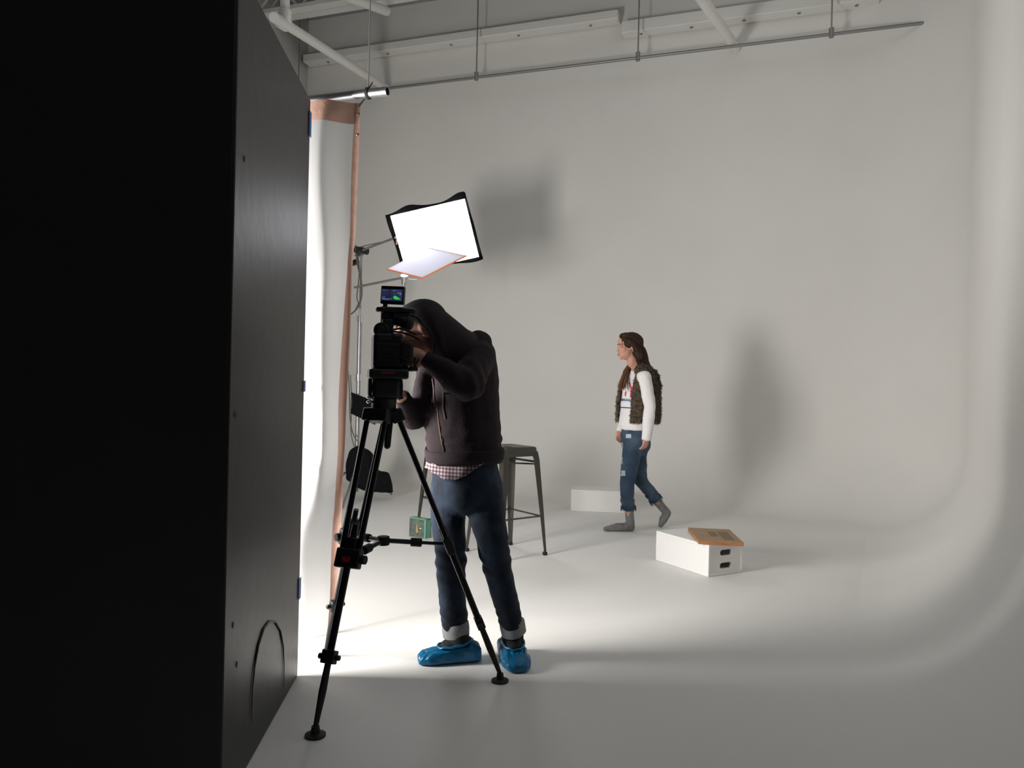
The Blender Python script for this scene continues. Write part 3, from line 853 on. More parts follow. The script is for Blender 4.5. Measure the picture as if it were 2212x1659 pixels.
# ------------------------------------------------------------------ green glass box
gb = at_z(920, 1164); gl = at_z(884, 1158)
t = thing('glass_box', 'small green-edged glass box on the floor left of the man\'s legs', 'glass box', gb)
dx = (gl - gb).normalized(); dy_ = V((-dx.y, dx.x, 0)); 
if dy_.y < 0: dy_ = -dy_
dy_ = (dy_ + V((.15, 0, 0))).normalized()
w_ = (gl - gb).length; h_ = .148; dep = .055
o_ = gb
for nm, po, ex, m_ in (('green_side', [o_, o_ + dy_ * dep, o_ + dy_ * dep + V((0, 0, h_)), o_ + V((0, 0, h_))], dx * .008, glass_green),
                      ('green_side', [o_ + dx * w_, o_ + dx * w_ + dy_ * dep, o_ + dx * w_ + dy_ * dep + V((0, 0, h_)), o_ + dx * w_ + V((0, 0, h_))], -dx * .008, glass_green),
                      ('green_top', [o_ + V((0, 0, h_)), o_ + dx * w_ + V((0, 0, h_)), o_ + dx * w_ + dy_ * dep + V((0, 0, h_)), o_ + dy_ * dep + V((0, 0, h_))], V((0, 0, -.008)), glass_green),
                      ('grey_pane', [o_ + dx * .02, o_ + dx * w_, o_ + dx * w_ + V((0, 0, h_ - .01)), o_ + dx * .02 + V((0, 0, h_ - .01))], dy_ * .006, pane_grey),
                      ('back_pane', [o_ + dy_ * dep, o_ + dx * w_ + dy_ * dep, o_ + dx * w_ + dy_ * dep + V((0, 0, h_)), o_ + dy_ * dep + V((0, 0, h_))], -dy_ * .006, pane_grey),
                      ('green_edge', [o_, o_ + dx * .022, o_ + dx * .022 + V((0, 0, h_)), o_ + V((0, 0, h_))], dy_ * .01, glass_green)):
    Geo().prism(po, ex).build(nm, m_, t, smooth=False)
am = o_ + dx * (w_ * .52) - dy_ * .001
Geo().prism([am + V((0, 0, .045)) + dx * .014, am + V((0, 0, .030)), am + V((0, 0, .045)) - dx * .012, am + V((0, 0, .075)) - dx * .006, am + V((0, 0, .12)), am + V((0, 0, .078)) + dx * .009], -dy_ * .002).build('amber_figure', amber_m, t, smooth=False)
wm = o_ + dx * (w_ * .28) - dy_ * .001 + V((0, 0, .07))
Geo().prism([wm, wm + dx * .018, wm + dx * .018 + V((0, 0, .006)), wm + V((0, 0, .008))], -dy_ * .002).build('white_glint_mark', glint_white, t, smooth=False)  # small white patch painting a glint on the pane

# ------------------------------------------------------------------ apple boxes
def stadium(c, u, v, L_, r, n=8):
    out = []
    for s, a0 in ((1, -PI / 2), (-1, PI / 2)):
        for k in range(n + 1):
            q = a0 + PI * k / n
            out.append(c + u * (s * L_ / 2 + r * math.cos(q)) + v * (r * math.sin(q)))
    return out
def apple(o, du, dw, L_, W_, H_, lab, holes=1):
    # o = bottom corner, du along the length, dw along the end
    t = thing('apple_box', lab, 'wooden box', o, 'white apple boxes')
    up = V((0, 0, 1)); T_ = .018
    Geo().prism([o + V((0, 0, 0)), o + du * L_, o + du * L_ + dw * W_, o + dw * W_], (0, 0, T_)).build('bottom_panel', apple_white, t, bevel=.002)
    Geo().prism([o + V((0, 0, H_ - T_)), o + du * L_ + V((0, 0, H_ - T_)), o + du * L_ + dw * W_ + V((0, 0, H_ - T_)), o + dw * W_ + V((0, 0, H_ - T_))], (0, 0, T_)).build('top_panel', apple_white, t, bevel=.002)
    for k in (0, W_ - T_):
        Geo().prism([o + dw * k + V((0, 0, T_)), o + dw * k + du * L_ + V((0, 0, T_)), o + dw * k + du * L_ + V((0, 0, H_ - T_)), o + dw * k + V((0, 0, H_ - T_))], dw * T_).build('side_panel', apple_white, t, bevel=.001)
    zs = [T_ + (H_ - 2 * T_) * i / holes for i in range(holes + 1)]
    for k, sgn in ((.003, 1), (L_ - .003, -1)):
        g = Geo()
        for z0, z1 in zip(zs, zs[1:]):       # end panel with oblong hand holes
            c = o + du * k + dw * (W_ * .5) + V((0, 0, (z0 + z1) / 2))
            hole = stadium(c, dw, up, .066, .0185)
            a, b = (W_ / 2 - T_), (z1 - z0) / 2
            outer = []
            for p in hole:
                d = p - c; x, y = d.dot(dw), d.z
                s = min(a / abs(x) if abs(x) > 1e-6 else 9e9, b / abs(y) if abs(y) > 1e-6 else 9e9)
                outer.append(c + dw * x * s + up * y * s)
            for (sx, sy) in ((1, 1), (-1, 1), (-1, -1), (1, -1)):
                cornerp = c + dw * a * sx + up * b * sy
                j = min(range(len(hole)), key=lambda i: (outer[i] - cornerp).length); outer[j] = cornerp
            g.loft([hole, outer, [p + du * sgn * T_ for p in outer], [p + du * sgn * T_ for p in hole], hole], False)
        g.build('end_panel', apple_white, t, smooth=False)
    return t
P0 = at_z(1530, 1247); P1 = at_z(1417, 1210)
du_ = (P1 - P0).normalized(); dw_ = V((-du_.y, du_.x, 0))
if dw_.x < 0: dw_ = -dw_
apple(P0 + V((0, 0, .001)), du_, dw_, .508, .305, .203, 'white wooden box with two oblong hand holes in its end, carrying the plywood board', 2)
Q0 = at_z(1233, 1103.5); Q1 = at_z(1345, 1108.5)
du2 = (Q1 - Q0).normalized(); dw2 = V((-du2.y, du2.x, 0))
apple(Q0 + V((0, 0, .001)), du2, dw2, .508, .29, .203, 'plain white wooden box on the floor behind the walking woman', 2)
zb = .204
cb = [at_z(1486, 1139.5, zb + .024), at_z(1578, 1143.5, zb + .024), at_z(1607, 1172.5, zb + .024), at_z(1509, 1168, zb + .024)]
cb[1] = cb[0] + cb[2] - cb[3]
t = thing('plywood_board', 'bare birch plywood board lying skewed on top of the white box with hand holes', 'wooden board', sum(cb, V((0, 0, 0))) / 4 - V((0, 0, .022)))
Geo().prism([p - V((0, 0, .003)) for p in cb], (0, 0, -.019)).build('board_core', ply_edge, t, bevel=.001)
cmn = sum(cb, V((0, 0, 0))) / 4
Geo().prism(cb, (0, 0, -.003)).build('board_face', ply_m, t, bevel=.0008)
def bq(u, v): return lerp(lerp(cb[0], cb[1], u), lerp(cb[3], cb[2], u), v) + V((0, 0, .0004))
for (u0, u1, v0, v1) in ((.38, .56, .28, .62), (.62, .86, .25, .86)):
    Geo().prism([bq(u0, v0), bq(u1, v0), bq(u1, v1), bq(u0, v1)], (0, 0, .0004)).build('stamp_mark', stamp_m, t, smooth=False, label='faint grey stamped patch')
# ------------------------------------------------------------------ people
def head_geo(Mx, s=1.0, female=False):
    g = Geo()
    def e(c, r, R=None): g.ell(c, r, R, 20, 14)
    e((-.018, 0, .032), (.096, .074, .088))
    e((.030, 0, -.030), (.062, .060 if not female else .056, .082))
    e((.020, 0, -.070), (.055, .050 if not female else .043, .042))
    e((.068, 0, -.098 if not female else -.092), (.022, .024 if not female else .018, .019))
    for y in (-1, 1):
        e((.058, y * .036, -.022), (.028, .024, .026))
        e((.077, y * .028, .022), (.014, .026, .010))
        e((-.010, y * .076, -.008), (.016, .008, .030), Matrix.Rotation(.2, 3, 'Y'))
        e((.100, y * .011, -.034), (.011, .008, .008))
    e((.080, 0, .050), (.018, .045, .035))
    g.tube([V((.080, 0, .018)), V((.096 if female else .098, 0, -.008)), V((.102 if female else .112, 0, -.028))], [.011, .010, .009 if female else .012], 12, rounded=True)
    if female: e((.055, 0, -.060), (.038, .046, .040))
    e((.088, 0, -.060), (.014, .022, .007)); e((.085, 0, -.072), (.014, .019, .007))
    e((.080, 0, -.066), (.012, .024, .020))
    g.tube([V((-.015, 0, -.05)), V((-.030, 0, -.14)) if female else V((-.040, 0, -.075))], [.052 if not female else .043, .054 if not female else .045], 18, rounded=True)
    g.v = [Mx @ (v * s) for v in g.v]
    return g
def face_parts(Mx, s, parent, brow):
    for y in (-1, 1):
        eo = Geo().ell((.0775, y * .030, .002), (.0125, .0145, .0115), n=16, m=10)
        eo.v = [Mx @ (v * s) for v in eo.v]; eo_ = eo.build('eye', eye_m, parent)
        ir = Geo().ell((.0885, y * .030, .001), (.0025, .0058, .0058), n=14, m=8)
        ir.v = [Mx @ (v * s) for v in ir.v]; ir.build('iris', iris_m, eo_)
        ld = Geo().ell((.0785, y * .030, .0062), (.0138, .0160, .0080), n=16, m=8)
        ld.v = [Mx @ (v * s) for v in ld.v]; ld.build('eyelid', skin_m, parent)
        br = Geo().tube([V((.092, y * .014, .022)), V((.094, y * .030, .027)), V((.083, y * .046, .022))], [.003, .0035, .002], 8, rounded=True)
        br.v = [Mx @ (v * s) for v in br.v]; br.build('eyebrow', brow, parent)
    lp = Geo().ell((.0965, 0, -.0605), (.0065, .021, .0045), n=16, m=8).ell((.0945, 0, -.0705), (.0065, .018, .005), n=16, m=8)
    lp.v = [Mx @ (v * s) for v in lp.v]; lp.build('lips', lip_m, parent)

def hand_geo(Mx, th=1, curl=(.5, .6, .6), s=1.0):
    g = Geo()
    g.ell((.045, 0, 0), (.052, .041, .016), None, 18, 12)
    g.tube([V((-.035, 0, 0)), V((.02, 0, 0))], [.025, .027], 14, rounded=True)
    for y, L_ in ((.030, .070), (.0105, .080), (-.0095, .074), (-.0285, .058)):
        p = V((.082, th * y, 0)); pts = [V((.05, th * y * .8, 0)), p]; a = 0
        for f, c in zip((.45, .31, .24), curl):
            a += c; d = V((math.cos(a), th * y * .25, -math.sin(a))).normalized()
            p = p + d * (L_ * f); pts.append(p)
        g.tube(pts, [.010, .0098, .009, .0082, .0072], 10, rounded=True)
    g.tube([V((.012, th * .022, -.006)), V((.042, th * .046, -.014)), V((.068, th * .058, -.026)), V((.088, th * .054, -.040))], [.014, .012, .0105, .008], 10, rounded=True)
    g.v = [Mx @ (v * s) for v in g.v]
    return g
def nails(Mx, th, curl, s, parent):
    for y, L_ in ((.030, .070), (.0105, .080), (-.0095, .074), (-.0285, .058)):
        p = V((.082, th * y, 0)); a = 0
        for f, c in zip((.45, .31, .24), curl):
            a += c; d = V((math.cos(a), th * y * .25, -math.sin(a))).normalized(); p = p + d * (L_ * f)
        n_ = V((math.sin(a), 0, math.cos(a)))
        g = Geo().ell(p - d * .002 + n_ * .0068, (.0055, .0048, .0018), Matrix((d, V((0, 1, 0)), n_)).transposed(), 10, 6)
        g.v = [Mx @ (v * s) for v in g.v]; g.build('fingernail', MATS.get('nail') or mat('nail', (.62, .36, .28), .3), parent)
def cast(g, p, d, off=.003):
    if not hasattr(g, 'bvh'): g.bvh = BVHTree.FromPolygons(g.v, g.f)
    loc, n, i, dist = g.bvh.ray_cast(p, d)
    return None if loc is None else loc - d * off
def capsule(g, p, q, r0, r1, n=16): g.tube([p, lerp(p, q, .5), q], [r0, (r0 + r1) / 2, r1], n, rounded=True)

# ================= the camera operator
pf = at_z(1030, 1440); pf = V((at(1005, 1400, 3.27).x, 3.27, 0))
man = thing('person', 'person in dark hoodie, jeans and blue shoe covers bent over the film camera', 'person', pf)
F = V((-.85, -.50, 0)).normalized(); S = V((-F.y, F.x, 0))        # facing, and his left-hand side
if S.y > 0: S = -S
HM = frame(V((-.975, -.16, -.16)), V((0, 0, 1)), at(907, 712, 3.14))
sL, eL, wL = at(1030, 772, 3.17), at(1010, 834, 3.0), at(926, 779, 2.99)
sR, eR, wR = at(952, 795, 3.42), at(893, 905, 3.27), at(872, 862, 3.14)
hipR, knR, anR = at(970, 1035, 3.35), at(972, 1195, 3.21), at(984, 1392, 3.25)
hipL, knL, anL = at(1038, 1035, 3.26), at(1070, 1195, 3.19), at(1111, 1392, 3.27)
curlL = (.45, .55, .5); curlR = (.7, .8, .6)
dL = (at(884, 765, 2.99) - wL).normalized()
HL = frame(dL, V((.35, -.85, .35)).normalized(), wL + dL * .012)
dR = (at(848, 846, 3.05) - wR).normalized()
HR = frame(dR, V((.2, .3, 1)).normalized(), wR + dR * .012)
g = head_geo(HM)
neck0 = HM @ V((-.03, 0, -.13))
capsule(g, HM @ V((-.035, 0, -.06)), at(985, 772, 3.28), .052, .065)
g.ell(at(1002, 805, 3.3), (.11, .11, .14)); g.ell(at(1002, 890, 3.3), (.12, .12, .18)); g.ell(at(1003, 1000, 3.3), (.125, .12, .12))
capsule(g, at(990, 775, 3.29), sL, .07, .055); capsule(g, at(990, 780, 3.29), sR, .07, .055)
capsule(g, sL, eL, .048, .036); capsule(g, eL, wL, .036, .025)
capsule(g, sR, eR, .046, .036); capsule(g, eR, wR, .036, .025)
capsule(g, hipR, knR, .072, .044); capsule(g, knR, anR, .042, .030)
capsule(g, hipL, knL, .072, .044); capsule(g, knL, anL, .042, .030)
toeR, heelR = at_z(915, 1432), at_z(1012, 1424); toeL, heelL = at_z(1121, 1450), at_z(1113, 1412)
for an, to, he in ((anR, toeR, heelR), (anL, toeL, heelL)):
    he = V((an.x, an.y, 0)) + (V((an.x, an.y, 0)) - to).normalized() * .03
    capsule(g, an, he + V((0, 0, .035)), .032, .032); capsule(g, he + V((0, 0, .035)), to + V((0, 0, .028)) + (he - to) * .28, .030, .020)
g.merge(hand_geo(HL, 1, curlL, .96)); g.merge(hand_geo(HR, -1, curlR, .96))
g.fuse(.0055, 3)
bodym = g.build('body', [skin_m, stubble_m], man)
HI = HM.inverted()
for p in bodym.data.polygons:
    c = HI @ (p.center + ORG['body'])
    if -.06 < c.x < .10 and c.z < -.040 and c.z > -.15 and not (c.x > .078 and -.085 < c.z and abs(c.y) < .026) and (c - V((.02, 0, -.08))).length < .12:
        p.material_index = 1
face_parts(HM, 1.0, bodym, hair_m)
nails(HL, 1, curlL, .96, bodym)
# cap under the hood
g = Geo()
rings_ = []
for k in range(9):
    q = PI / 2 * k / 8 * .97; z = .035 + .092 * math.sin(q); rr_ = math.cos(q)
    rings_.append([HM @ V((-.018 + .104 * rr_ * math.cos(a), .084 * rr_ * math.sin(a), z)) for a in [2 * PI * j / 28 for j in range(28)]])
g.loft(rings_)
capo = g.build('cap', cap_m, man, label='black cap under the hood')
g = Geo().grid(lambda u, v: HM @ V((.07 + .075 * u * math.cos((v - .5) * 1.5), .072 * math.sin((v - .5) * 2.6) * (1 - .1 * u), .045 + .012 * math.cos((v - .5) * 3) - .02 * u)), 8, 16)
g.build('cap_brim', cap_m, capo, solid=.003, fix=False)
# hoodie body and sleeves
g = Geo(); R_ = []
for py, cx2, Y, a, b in ((992, 1003, 3.30, .170, .140), (978, 1003, 3.30, .190, .154), (940, 1001, 3.30, .190, .158), (880, 998, 3.30, .184, .156), (830, 999, 3.30, .176, .145),
                        (785, 1001, 3.29, .165, .130), (752, 1007, 3.28, .145, .108), (730, 1010, 3.28, .105, .075), (718, 1012, 3.28, .05, .04)):
    c = at(cx2, py, Y); R_.append(ring(c, a, b, S, F, 36, 2.2))
g.loft(R_)
capsule(g, at(1012, 762, 3.22), sL, .072, .074); capsule(g, sL, eL, .074, .066); 
g.tube([eL, lerp(eL, wL, .35), lerp(eL, wL, .8), wL + (wL - eL).normalized() * -.005], [.064, .060, .044, .034], 18, rounded=True)
capsule(g, at(985, 770, 3.34), sR, .08, .07); capsule(g, sR, eR, .066, .052)
g.tube([eR, lerp(eR, wR, .6), wR], [.052, .044, .034], 16, rounded=True)
g.ell(at(1033, 740, 3.24), (.060, .07, .055)); g.ell(at(925, 820, 3.28), (.055, .06, .12)); g.ell(at(912, 850, 3.24), (.04, .04, .10))
g.fuse(.0085, 5)
def fold_h(p):
    q = .0065 * nz(V((p.x * 1.0, p.y * 1.0, p.z * .6)), 9, 2) + .0035 * nz(p, 24, 5)
    d = (p - eL).length
    if d < .17: q += .0050 * math.sin((p - eL).dot((wL - sL).normalized()) * 110) * (1 - d / .17)
    dz = p.z - .93
    if 0 < dz < .12: q += .004 * math.sin(dz * 120 + 5 * nz(p, 5)) * (1 - dz / .12)
    return q
g.push(fold_h)
hoodie_geo = Geo(); hoodie_geo.v = list(g.v); hoodie_geo.f = list(g.f)
hoodie = g.build('hoodie', hoodie_m, man)
# ribbed hem and cuffs
g = Geo(); R_ = []
for py, k in ((966, 1.0), (971, 1.02), (986, 1.0), (994, .96)):
    R_.append(ring(at(1003, py, 3.30), .193 * k, .158 * k, S, F, 120, 2.2, lambda P__, q: P__ + (P__ - V((at(1003, 990, 3.3).x, 3.3, P__.z))).normalized() * .0022 * math.sin(q * 60) + V((0, 0, -.016 * max(0, math.cos(q - PI / 2)) ** 3))))
g.loft(R_, False); g.build('ribbed_hem', hoodie_m, hoodie, solid=.006)
for e_, w2 in ((eL, wL), (eR, wR)):
    d = (w2 - e_).normalized()
    g = Geo().tube([w2 - d * .045, w2 - d * .02, w2 + d * .018, w2 + d * .022], [.037, .035, .032, .029], 24); g.build('cuff', hoodie_m, hoodie)
# zip and cords on the front
def on_hoodie(px, py, off=.004):
    o = at(px, py, 2.4); return cast(hoodie_geo, o, ray(px, py).normalized(), off)
for pts, rad, nm, mt in (([(944, 868), (946, 900), (950, 930), (955, 960), (962, 990)], .003, 'zip', zip_m),
                        ([(934, 818), (937, 840), (938, 865), (943, 885)], .0035, 'hood_cord', cord_m), ([(955, 822), (958, 850), (957, 880), (962, 905)], .0035, 'hood_cord', cord_m)):
    P_ = [on_hoodie(*p) for p in pts]; P_ = [p for p in P_ if p is not None]
    if len(P_) > 2: Geo().tube([q for i in range(len(P_) - 1) for q in [lerp(P_[i], P_[i + 1], k / 4) for k in range(4)]] + [P_[-1]], rad, 8).build(nm, mt, hoodie)
# hood: an open shell
hood_rows = [((866, 673), (921, 782), 3.135, .094), ((874, 662), (928, 785), 3.14, .108), ((890, 654), (940, 792), 3.145, .118), ((908, 651.5), (952, 800), 3.15, .122), ((930, 656), (966, 806), 3.165, .124),
             ((955, 672), (982, 812), 3.185, .126), ((980, 693), (1000, 815), 3.21, .130), ((1003, 713), (1015, 812), 3.23, .13), ((1022, 722), (1028, 800), 3.245, .11)]
g = Geo(); R_ = []
for (t0, b0, Y, hw_) in hood_rows:
    tp, bt = at(*t0, Y), at(*b0, Y); c = (tp + bt) / 2; u = (tp - bt) / 2
    sd = V((.25, -1, 0)).normalized()
    R_.append(ring(c, 1, hw_, u, sd, 40, 2.15))
for i_, am_ in enumerate((.062, .050, .034, .018)):
    n_ = len(R_[i_]); R_[i_] = [p + V((am_ * math.sin(2 * PI * k / n_) ** 2, 0, 0)) for k, p in enumerate(R_[i_])]
g.loft(R_, False)
g.push(lambda p: .0045 * nz(p, 11, 4))
g.build('hood', hoodie_m, hoodie, solid=.010)
lp_ = R_[0] + [R_[0][0]]
Geo().tube(lp_, .0085, 10).build('hood_rim', hoodie_m, hoodie)
# plaid shirt tail
def hemy(px):
    K = [(900, 1000), (925, 1010), (945, 1024), (966, 1037), (985, 1037), (1010, 1026), (1035, 1006), (1055, 990), (1100, 985)]
    for (x0, y0), (x1, y1) in zip(K, K[1:]):
        if x0 <= px <= x1: return lerp(y0, y1, (px - x0) / (x1 - x0))
    return 988
c = at(1003, 985, 3.3); top_r = []; low_r = []; mid_r = []
for k in range(96):
    q = 2 * PI * k / 96
    d = S * (.180 * math.cos(q)) + F * (.156 * math.sin(q))
    P__ = V((c.x, c.y, 0)) + d
    px = 1106 + P__.x / P__.y * FPX - 3
    zb_ = at(px, hemy(px), P__.y).z if d.y < 0 else at(px, 1000, P__.y).z
    zt = c.z + .01
    wv = .004 * math.sin(q * 14)
    top_r.append(V((P__.x, P__.y, zt))); mid_r.append(V((P__.x, P__.y, lerp(zt, zb_, .6))) + d * (wv * 3)); low_r.append(V((P__.x, P__.y, zb_)) + d * (.06 + wv * 6))
g = Geo().loft([top_r, mid_r, low_r], False); g.build('plaid_shirt', plaid_m, man, solid=.003, label='red and grey plaid shirt tail')
pl_ = [at(965, 1004, 3.1), at(972, 1004, 3.1), at(973, 1036, 3.1), at(966, 1036, 3.1)]
# jeans
g = Geo(); R_ = []
for py, cx2, a, b in ((975, 1003, .150, .130), (1010, 1004, .158, .136), (1050, 1008, .165, .146), (1085, 1010, .155, .140), (1105, 1012, .10, .10)):
    R_.append(ring(at(cx2, py, 3.30), a, b, S, F, 36, 2.2))
g.loft(R_)
def legt(pts): g.tube([at(a, b, y) for a, b, y, r in pts], [r for *_, r in pts], 20, rounded=True)
legt([(970, 1045, 3.34, .082), (969, 1120, 3.28, .076), (972, 1190, 3.21, .068), (974, 1240, 3.22, .064), (978, 1290, 3.235, .059), (984, 1352, 3.25, .056)])
legt([(1040, 1045, 3.26, .088), (1052, 1120, 3.23, .078), (1068, 1190, 3.20, .066), (1078, 1240, 3.22, .062), (1090, 1290, 3.235, .056), (1106, 1352, 3.26, .052)])
g.fuse(.009, 4)
def fold_j(p):
    q = .006 * nz(V((p.x, p.y, p.z * .7)), 10, 7) + .003 * nz(p, 26, 1)
    for K in (knR, knL):
        d = abs(p.z - K.z + .02)
        if d < .13 and (p - K).length < .17: q += .0028 * math.sin(p.z * 90 + p.x * 30 + 6 * nz(p, 7)) * (1 - d / .13)
    if p.z < .32: q += .005 * math.sin(p.z * 130 + 5 * nz(p, 8)) * (1 - p.z / .32)
    return q
g.push(fold_j)
jeans = g.build('jeans', denim_dark, man)
for (x0, y0, Y0), (x1, y1, Y1), r0 in (((983, 1342, 3.25), (986, 1375, 3.25), .0575), ((1105, 1341, 3.26), (1111, 1369, 3.27), .0535)):
    a_, b_ = at(x0, y0, Y0), at(x1, y1, Y1)
    g = Geo().tube([a_, lerp(a_, b_, .1), lerp(a_, b_, .5), lerp(a_, b_, .95), b_], [r0 - .004, r0 + .001, r0 + .002, r0, r0 - .005], 32)
    g.push(lambda p: .003 * nz(p, 22, 3)); g.build('turned_cuff', cuff_m, jeans, label='pale turned-up cuff')
# sneakers and blue covers
def foot_cover(to, he, Wd, hts, nm_top, an):
    ax_ = (to - he); L_ = ax_.length; ax_.normalize(); sd = V((-ax_.y, ax_.x, 0))
    g = Geo(); R_ = []
    for t, wd, h in hts:
        c = he + ax_ * (L_ * t); row = []
        for k in range(40):
            q = 2 * PI * k / 40
            x = math.copysign(abs(math.cos(q)) ** .8, math.cos(q)) * wd * Wd
            z = h * (.5 + .5 * math.copysign(abs(math.sin(q)) ** (.8 if math.sin(q) > 0 else .35), math.sin(q)))
            row.append(c + sd * x + V((0, 0, z + .002)))
        R_.append(row)
    g.loft(R_); g.fuse(.0065, 2)
    def wr(p):
        loc = p - he; t = loc.dot(ax_) / L_; s_ = loc.dot(sd)
        return (.0032 * nz(V((t * 9, s_ * 60, p.z * 25)), 1, 5) + .003 * nz(p, 34) + .0024 * math.sin(s_ * 300 + 5 * nz(p, 14)) * min(1, p.z / .04)) * (1 if p.z > .012 else .2)
    g.push(wr)
    for i, p in enumerate(g.v):
        if p.z < .001: p.z = .001
    return g
hs = [(-.04, .45, .035), (0, .75, .070), (.12, .95, .086), (.28, .98, .080), (.42, .95, .074), (.6, 1.0, .066), (.78, 1.05, .056), (.92, .85, .045), (1.0, .55, .03)]
heR = at_z(1021, 1426); toR = at_z(903, 1434)
heR2 = toR + (heR - toR).normalized() * .262
g = foot_cover(toR, heR2, .052, hs, None, anR); g.build('shoe_cover', blue_cover, man, label='blue plastic shoe cover on the foot pointing left')
toL = at_z(1121, 1456); heL = toL + V((-.045, .262, 0))
g = foot_cover(toL, heL, .060, hs, None, anL); g.build('shoe_cover', blue_cover, man, label='blue plastic shoe cover on the foot pointing at the viewer')
for an, he, to in ((anR, heR2, toR), (anL, heL, toL)):
    ax_ = (to - he).normalized(); c = he + ax_ * .085
    g = Geo()
    g.tube([V((an.x, an.y, .155)), lerp(V((an.x, an.y, .125)), c + V((0, 0, .10)), .6), c + V((0, 0, .065))], [.040, .047, .052], 22)
    g.ell(c + ax_ * .035 + V((0, 0, .070)), (.05, .04, .03), frame(ax_).to_3x3())
    g.fuse(.006, 2); sn = g.build('sneaker', sneaker_m, man)
    R_ = [c + ax_ * .02 + V((0, 0, .080)) + frame(ax_).to_3x3() @ V((.075 * math.cos(q), .048 * math.sin(q), .012 * math.cos(q) * -1 + .002 * math.sin(9 * q))) for q in [2 * PI * k / 40 for k in range(41)]]
    Geo().tube(R_, .0055, 8).build('elastic_edge', blue_cover, man)

# ================= the walking woman
wo = thing('person', 'young woman with long dark hair walking left in grey socks and furry brown vest', 'person', at_z(1385, 1146))
F = V((-.93, -.36, 0)).normalized(); S = V((-F.y, F.x, 0))
if S.y > 0: S = -S
YW = 6.24; HS = .93
HM = frame(V((-.985, -.17, -.04)), V((.06, 0, 1)).normalized(), at(1358, 750, 6.2))
sL, eL, wL = at(1393, 816, 6.03), at(1404, 880, 6.01), at(1397, 943, 5.98)
sR, eR, wR = at(1366, 818, 6.42), at(1358, 878, 6.40), at(1341, 926, 6.33)
hipF, knF, anF = at(1372, 945, 6.20), at(1354, 1048, 6.14), at(1361, 1128, 6.17)
hipB, knB, anB = at(1376, 945, 6.30), at(1384, 1040, 6.26), at(1427, 1092, 6.40)
curl = (.35, .4, .3)
HL = frame((at(1391, 975, 6.02) - wL).normalized(), V((.55, -.8, .0)).normalized(), wL)
HR = frame((at(1336, 952, 6.31) - wR).normalized(), V((-.2, .95, .1)).normalized(), wR)
g = head_geo(HM, HS, True)
capsule(g, HM @ V((-.025, 0, -.09)), at(1381, 806, 6.23), .042, .05)
g.ell(at(1380, 840, YW), (.09, .10, .12)); g.ell(at(1375, 890, YW), (.085, .10, .12)); g.ell(at(1374, 935, 6.25), (.09, .12, .09))
capsule(g, at(1382, 812, YW), sL, .045, .04); capsule(g, at(1380, 812, YW), sR, .045, .04)
capsule(g, sL, eL, .036, .030); capsule(g, eL, wL, .029, .020); capsule(g, sR, eR, .036, .030); capsule(g, eR, wR, .029, .020)
capsule(g, hipF, knF, .068, .043); capsule(g, knF, anF, .042, .028); capsule(g, hipB, knB, .068, .043); capsule(g, knB, anB, .042, .028)
tf, hf = at_z(1302, 1147.5), at_z(1362, 1147)
heB, tB = at(1441, 1108, 6.42), at_z(1427, 1140)
capsule(g, anF, hf + V((0, 0, .03)), .027, .028); capsule(g, hf + V((0, 0, .03)), tf + V((.02, 0, .018)), .03, .016)
capsule(g, anB, heB, .027, .027); capsule(g, heB, tB + V((0, 0, .02)), .028, .018)
g.merge(hand_geo(HL, 1, curl, .88)); g.merge(hand_geo(HR, -1, curl, .88))
g.fuse(.0055, 3)
bodyw = g.build('body', skin_m, wo)
face_parts(HM, HS, bodyw, hair_m); nails(HL, 1, curl, .88, bodyw)
Geo().ell(HM @ (V((-.01, -.083, -.038)) * HS), (.004, .004, .004), n=8, m=6).ell(HM @ (V((-.008, .086, -.038)) * HS), (.004, .004, .004), n=8, m=6).build('earring', chrome, wo)
# sweatshirt
g = Geo(); R_ = []
for py, cx2, b, a in ((928, 1372, .118, .150), (918, 1372, .126, .160), (880, 1376, .122, .158), (840, 1379, .118, .165), (815, 1382, .100, .160), (803, 1383, .075, .11), (795, 1383, .055, .06)):
    R_.append(ring(at(cx2, py, YW), a, b, S, F, 32, 2.2))
g.loft(R_)
capsule(g, at(1388, 815, 6.15), sL, .060, .055)
g.tube([sL, lerp(sL, eL, .5), eL, lerp(eL, wL, .6), wL], [.054, .052, .048, .045, .040], 18, rounded=True)
g.tube([at(1376, 815, 6.34), sR, eR, lerp(eR, wR, .6), wR], [.055, .05, .045, .040, .034], 16, rounded=True)
g.fuse(.008, 4)
g.push(lambda p: .005 * nz(p, 13, 9) + .0025 * nz(p, 30, 2))
sweat_geo = Geo(); sweat_geo.v = list(g.v); sweat_geo.f = list(g.f)
sweat = g.build('sweatshirt', sweat_m, wo)
for e_, w2, r in ((eL, wL, .037), (eR, wR, .031)):
    d = (w2 - e_).normalized(); Geo().tube([w2 - d * .05, w2 - d * .04, w2 + d * .025, w2 + d * .03], [r, r + .003, r + .001, r - .004], 26).build('cuff', sweat_m, sweat)
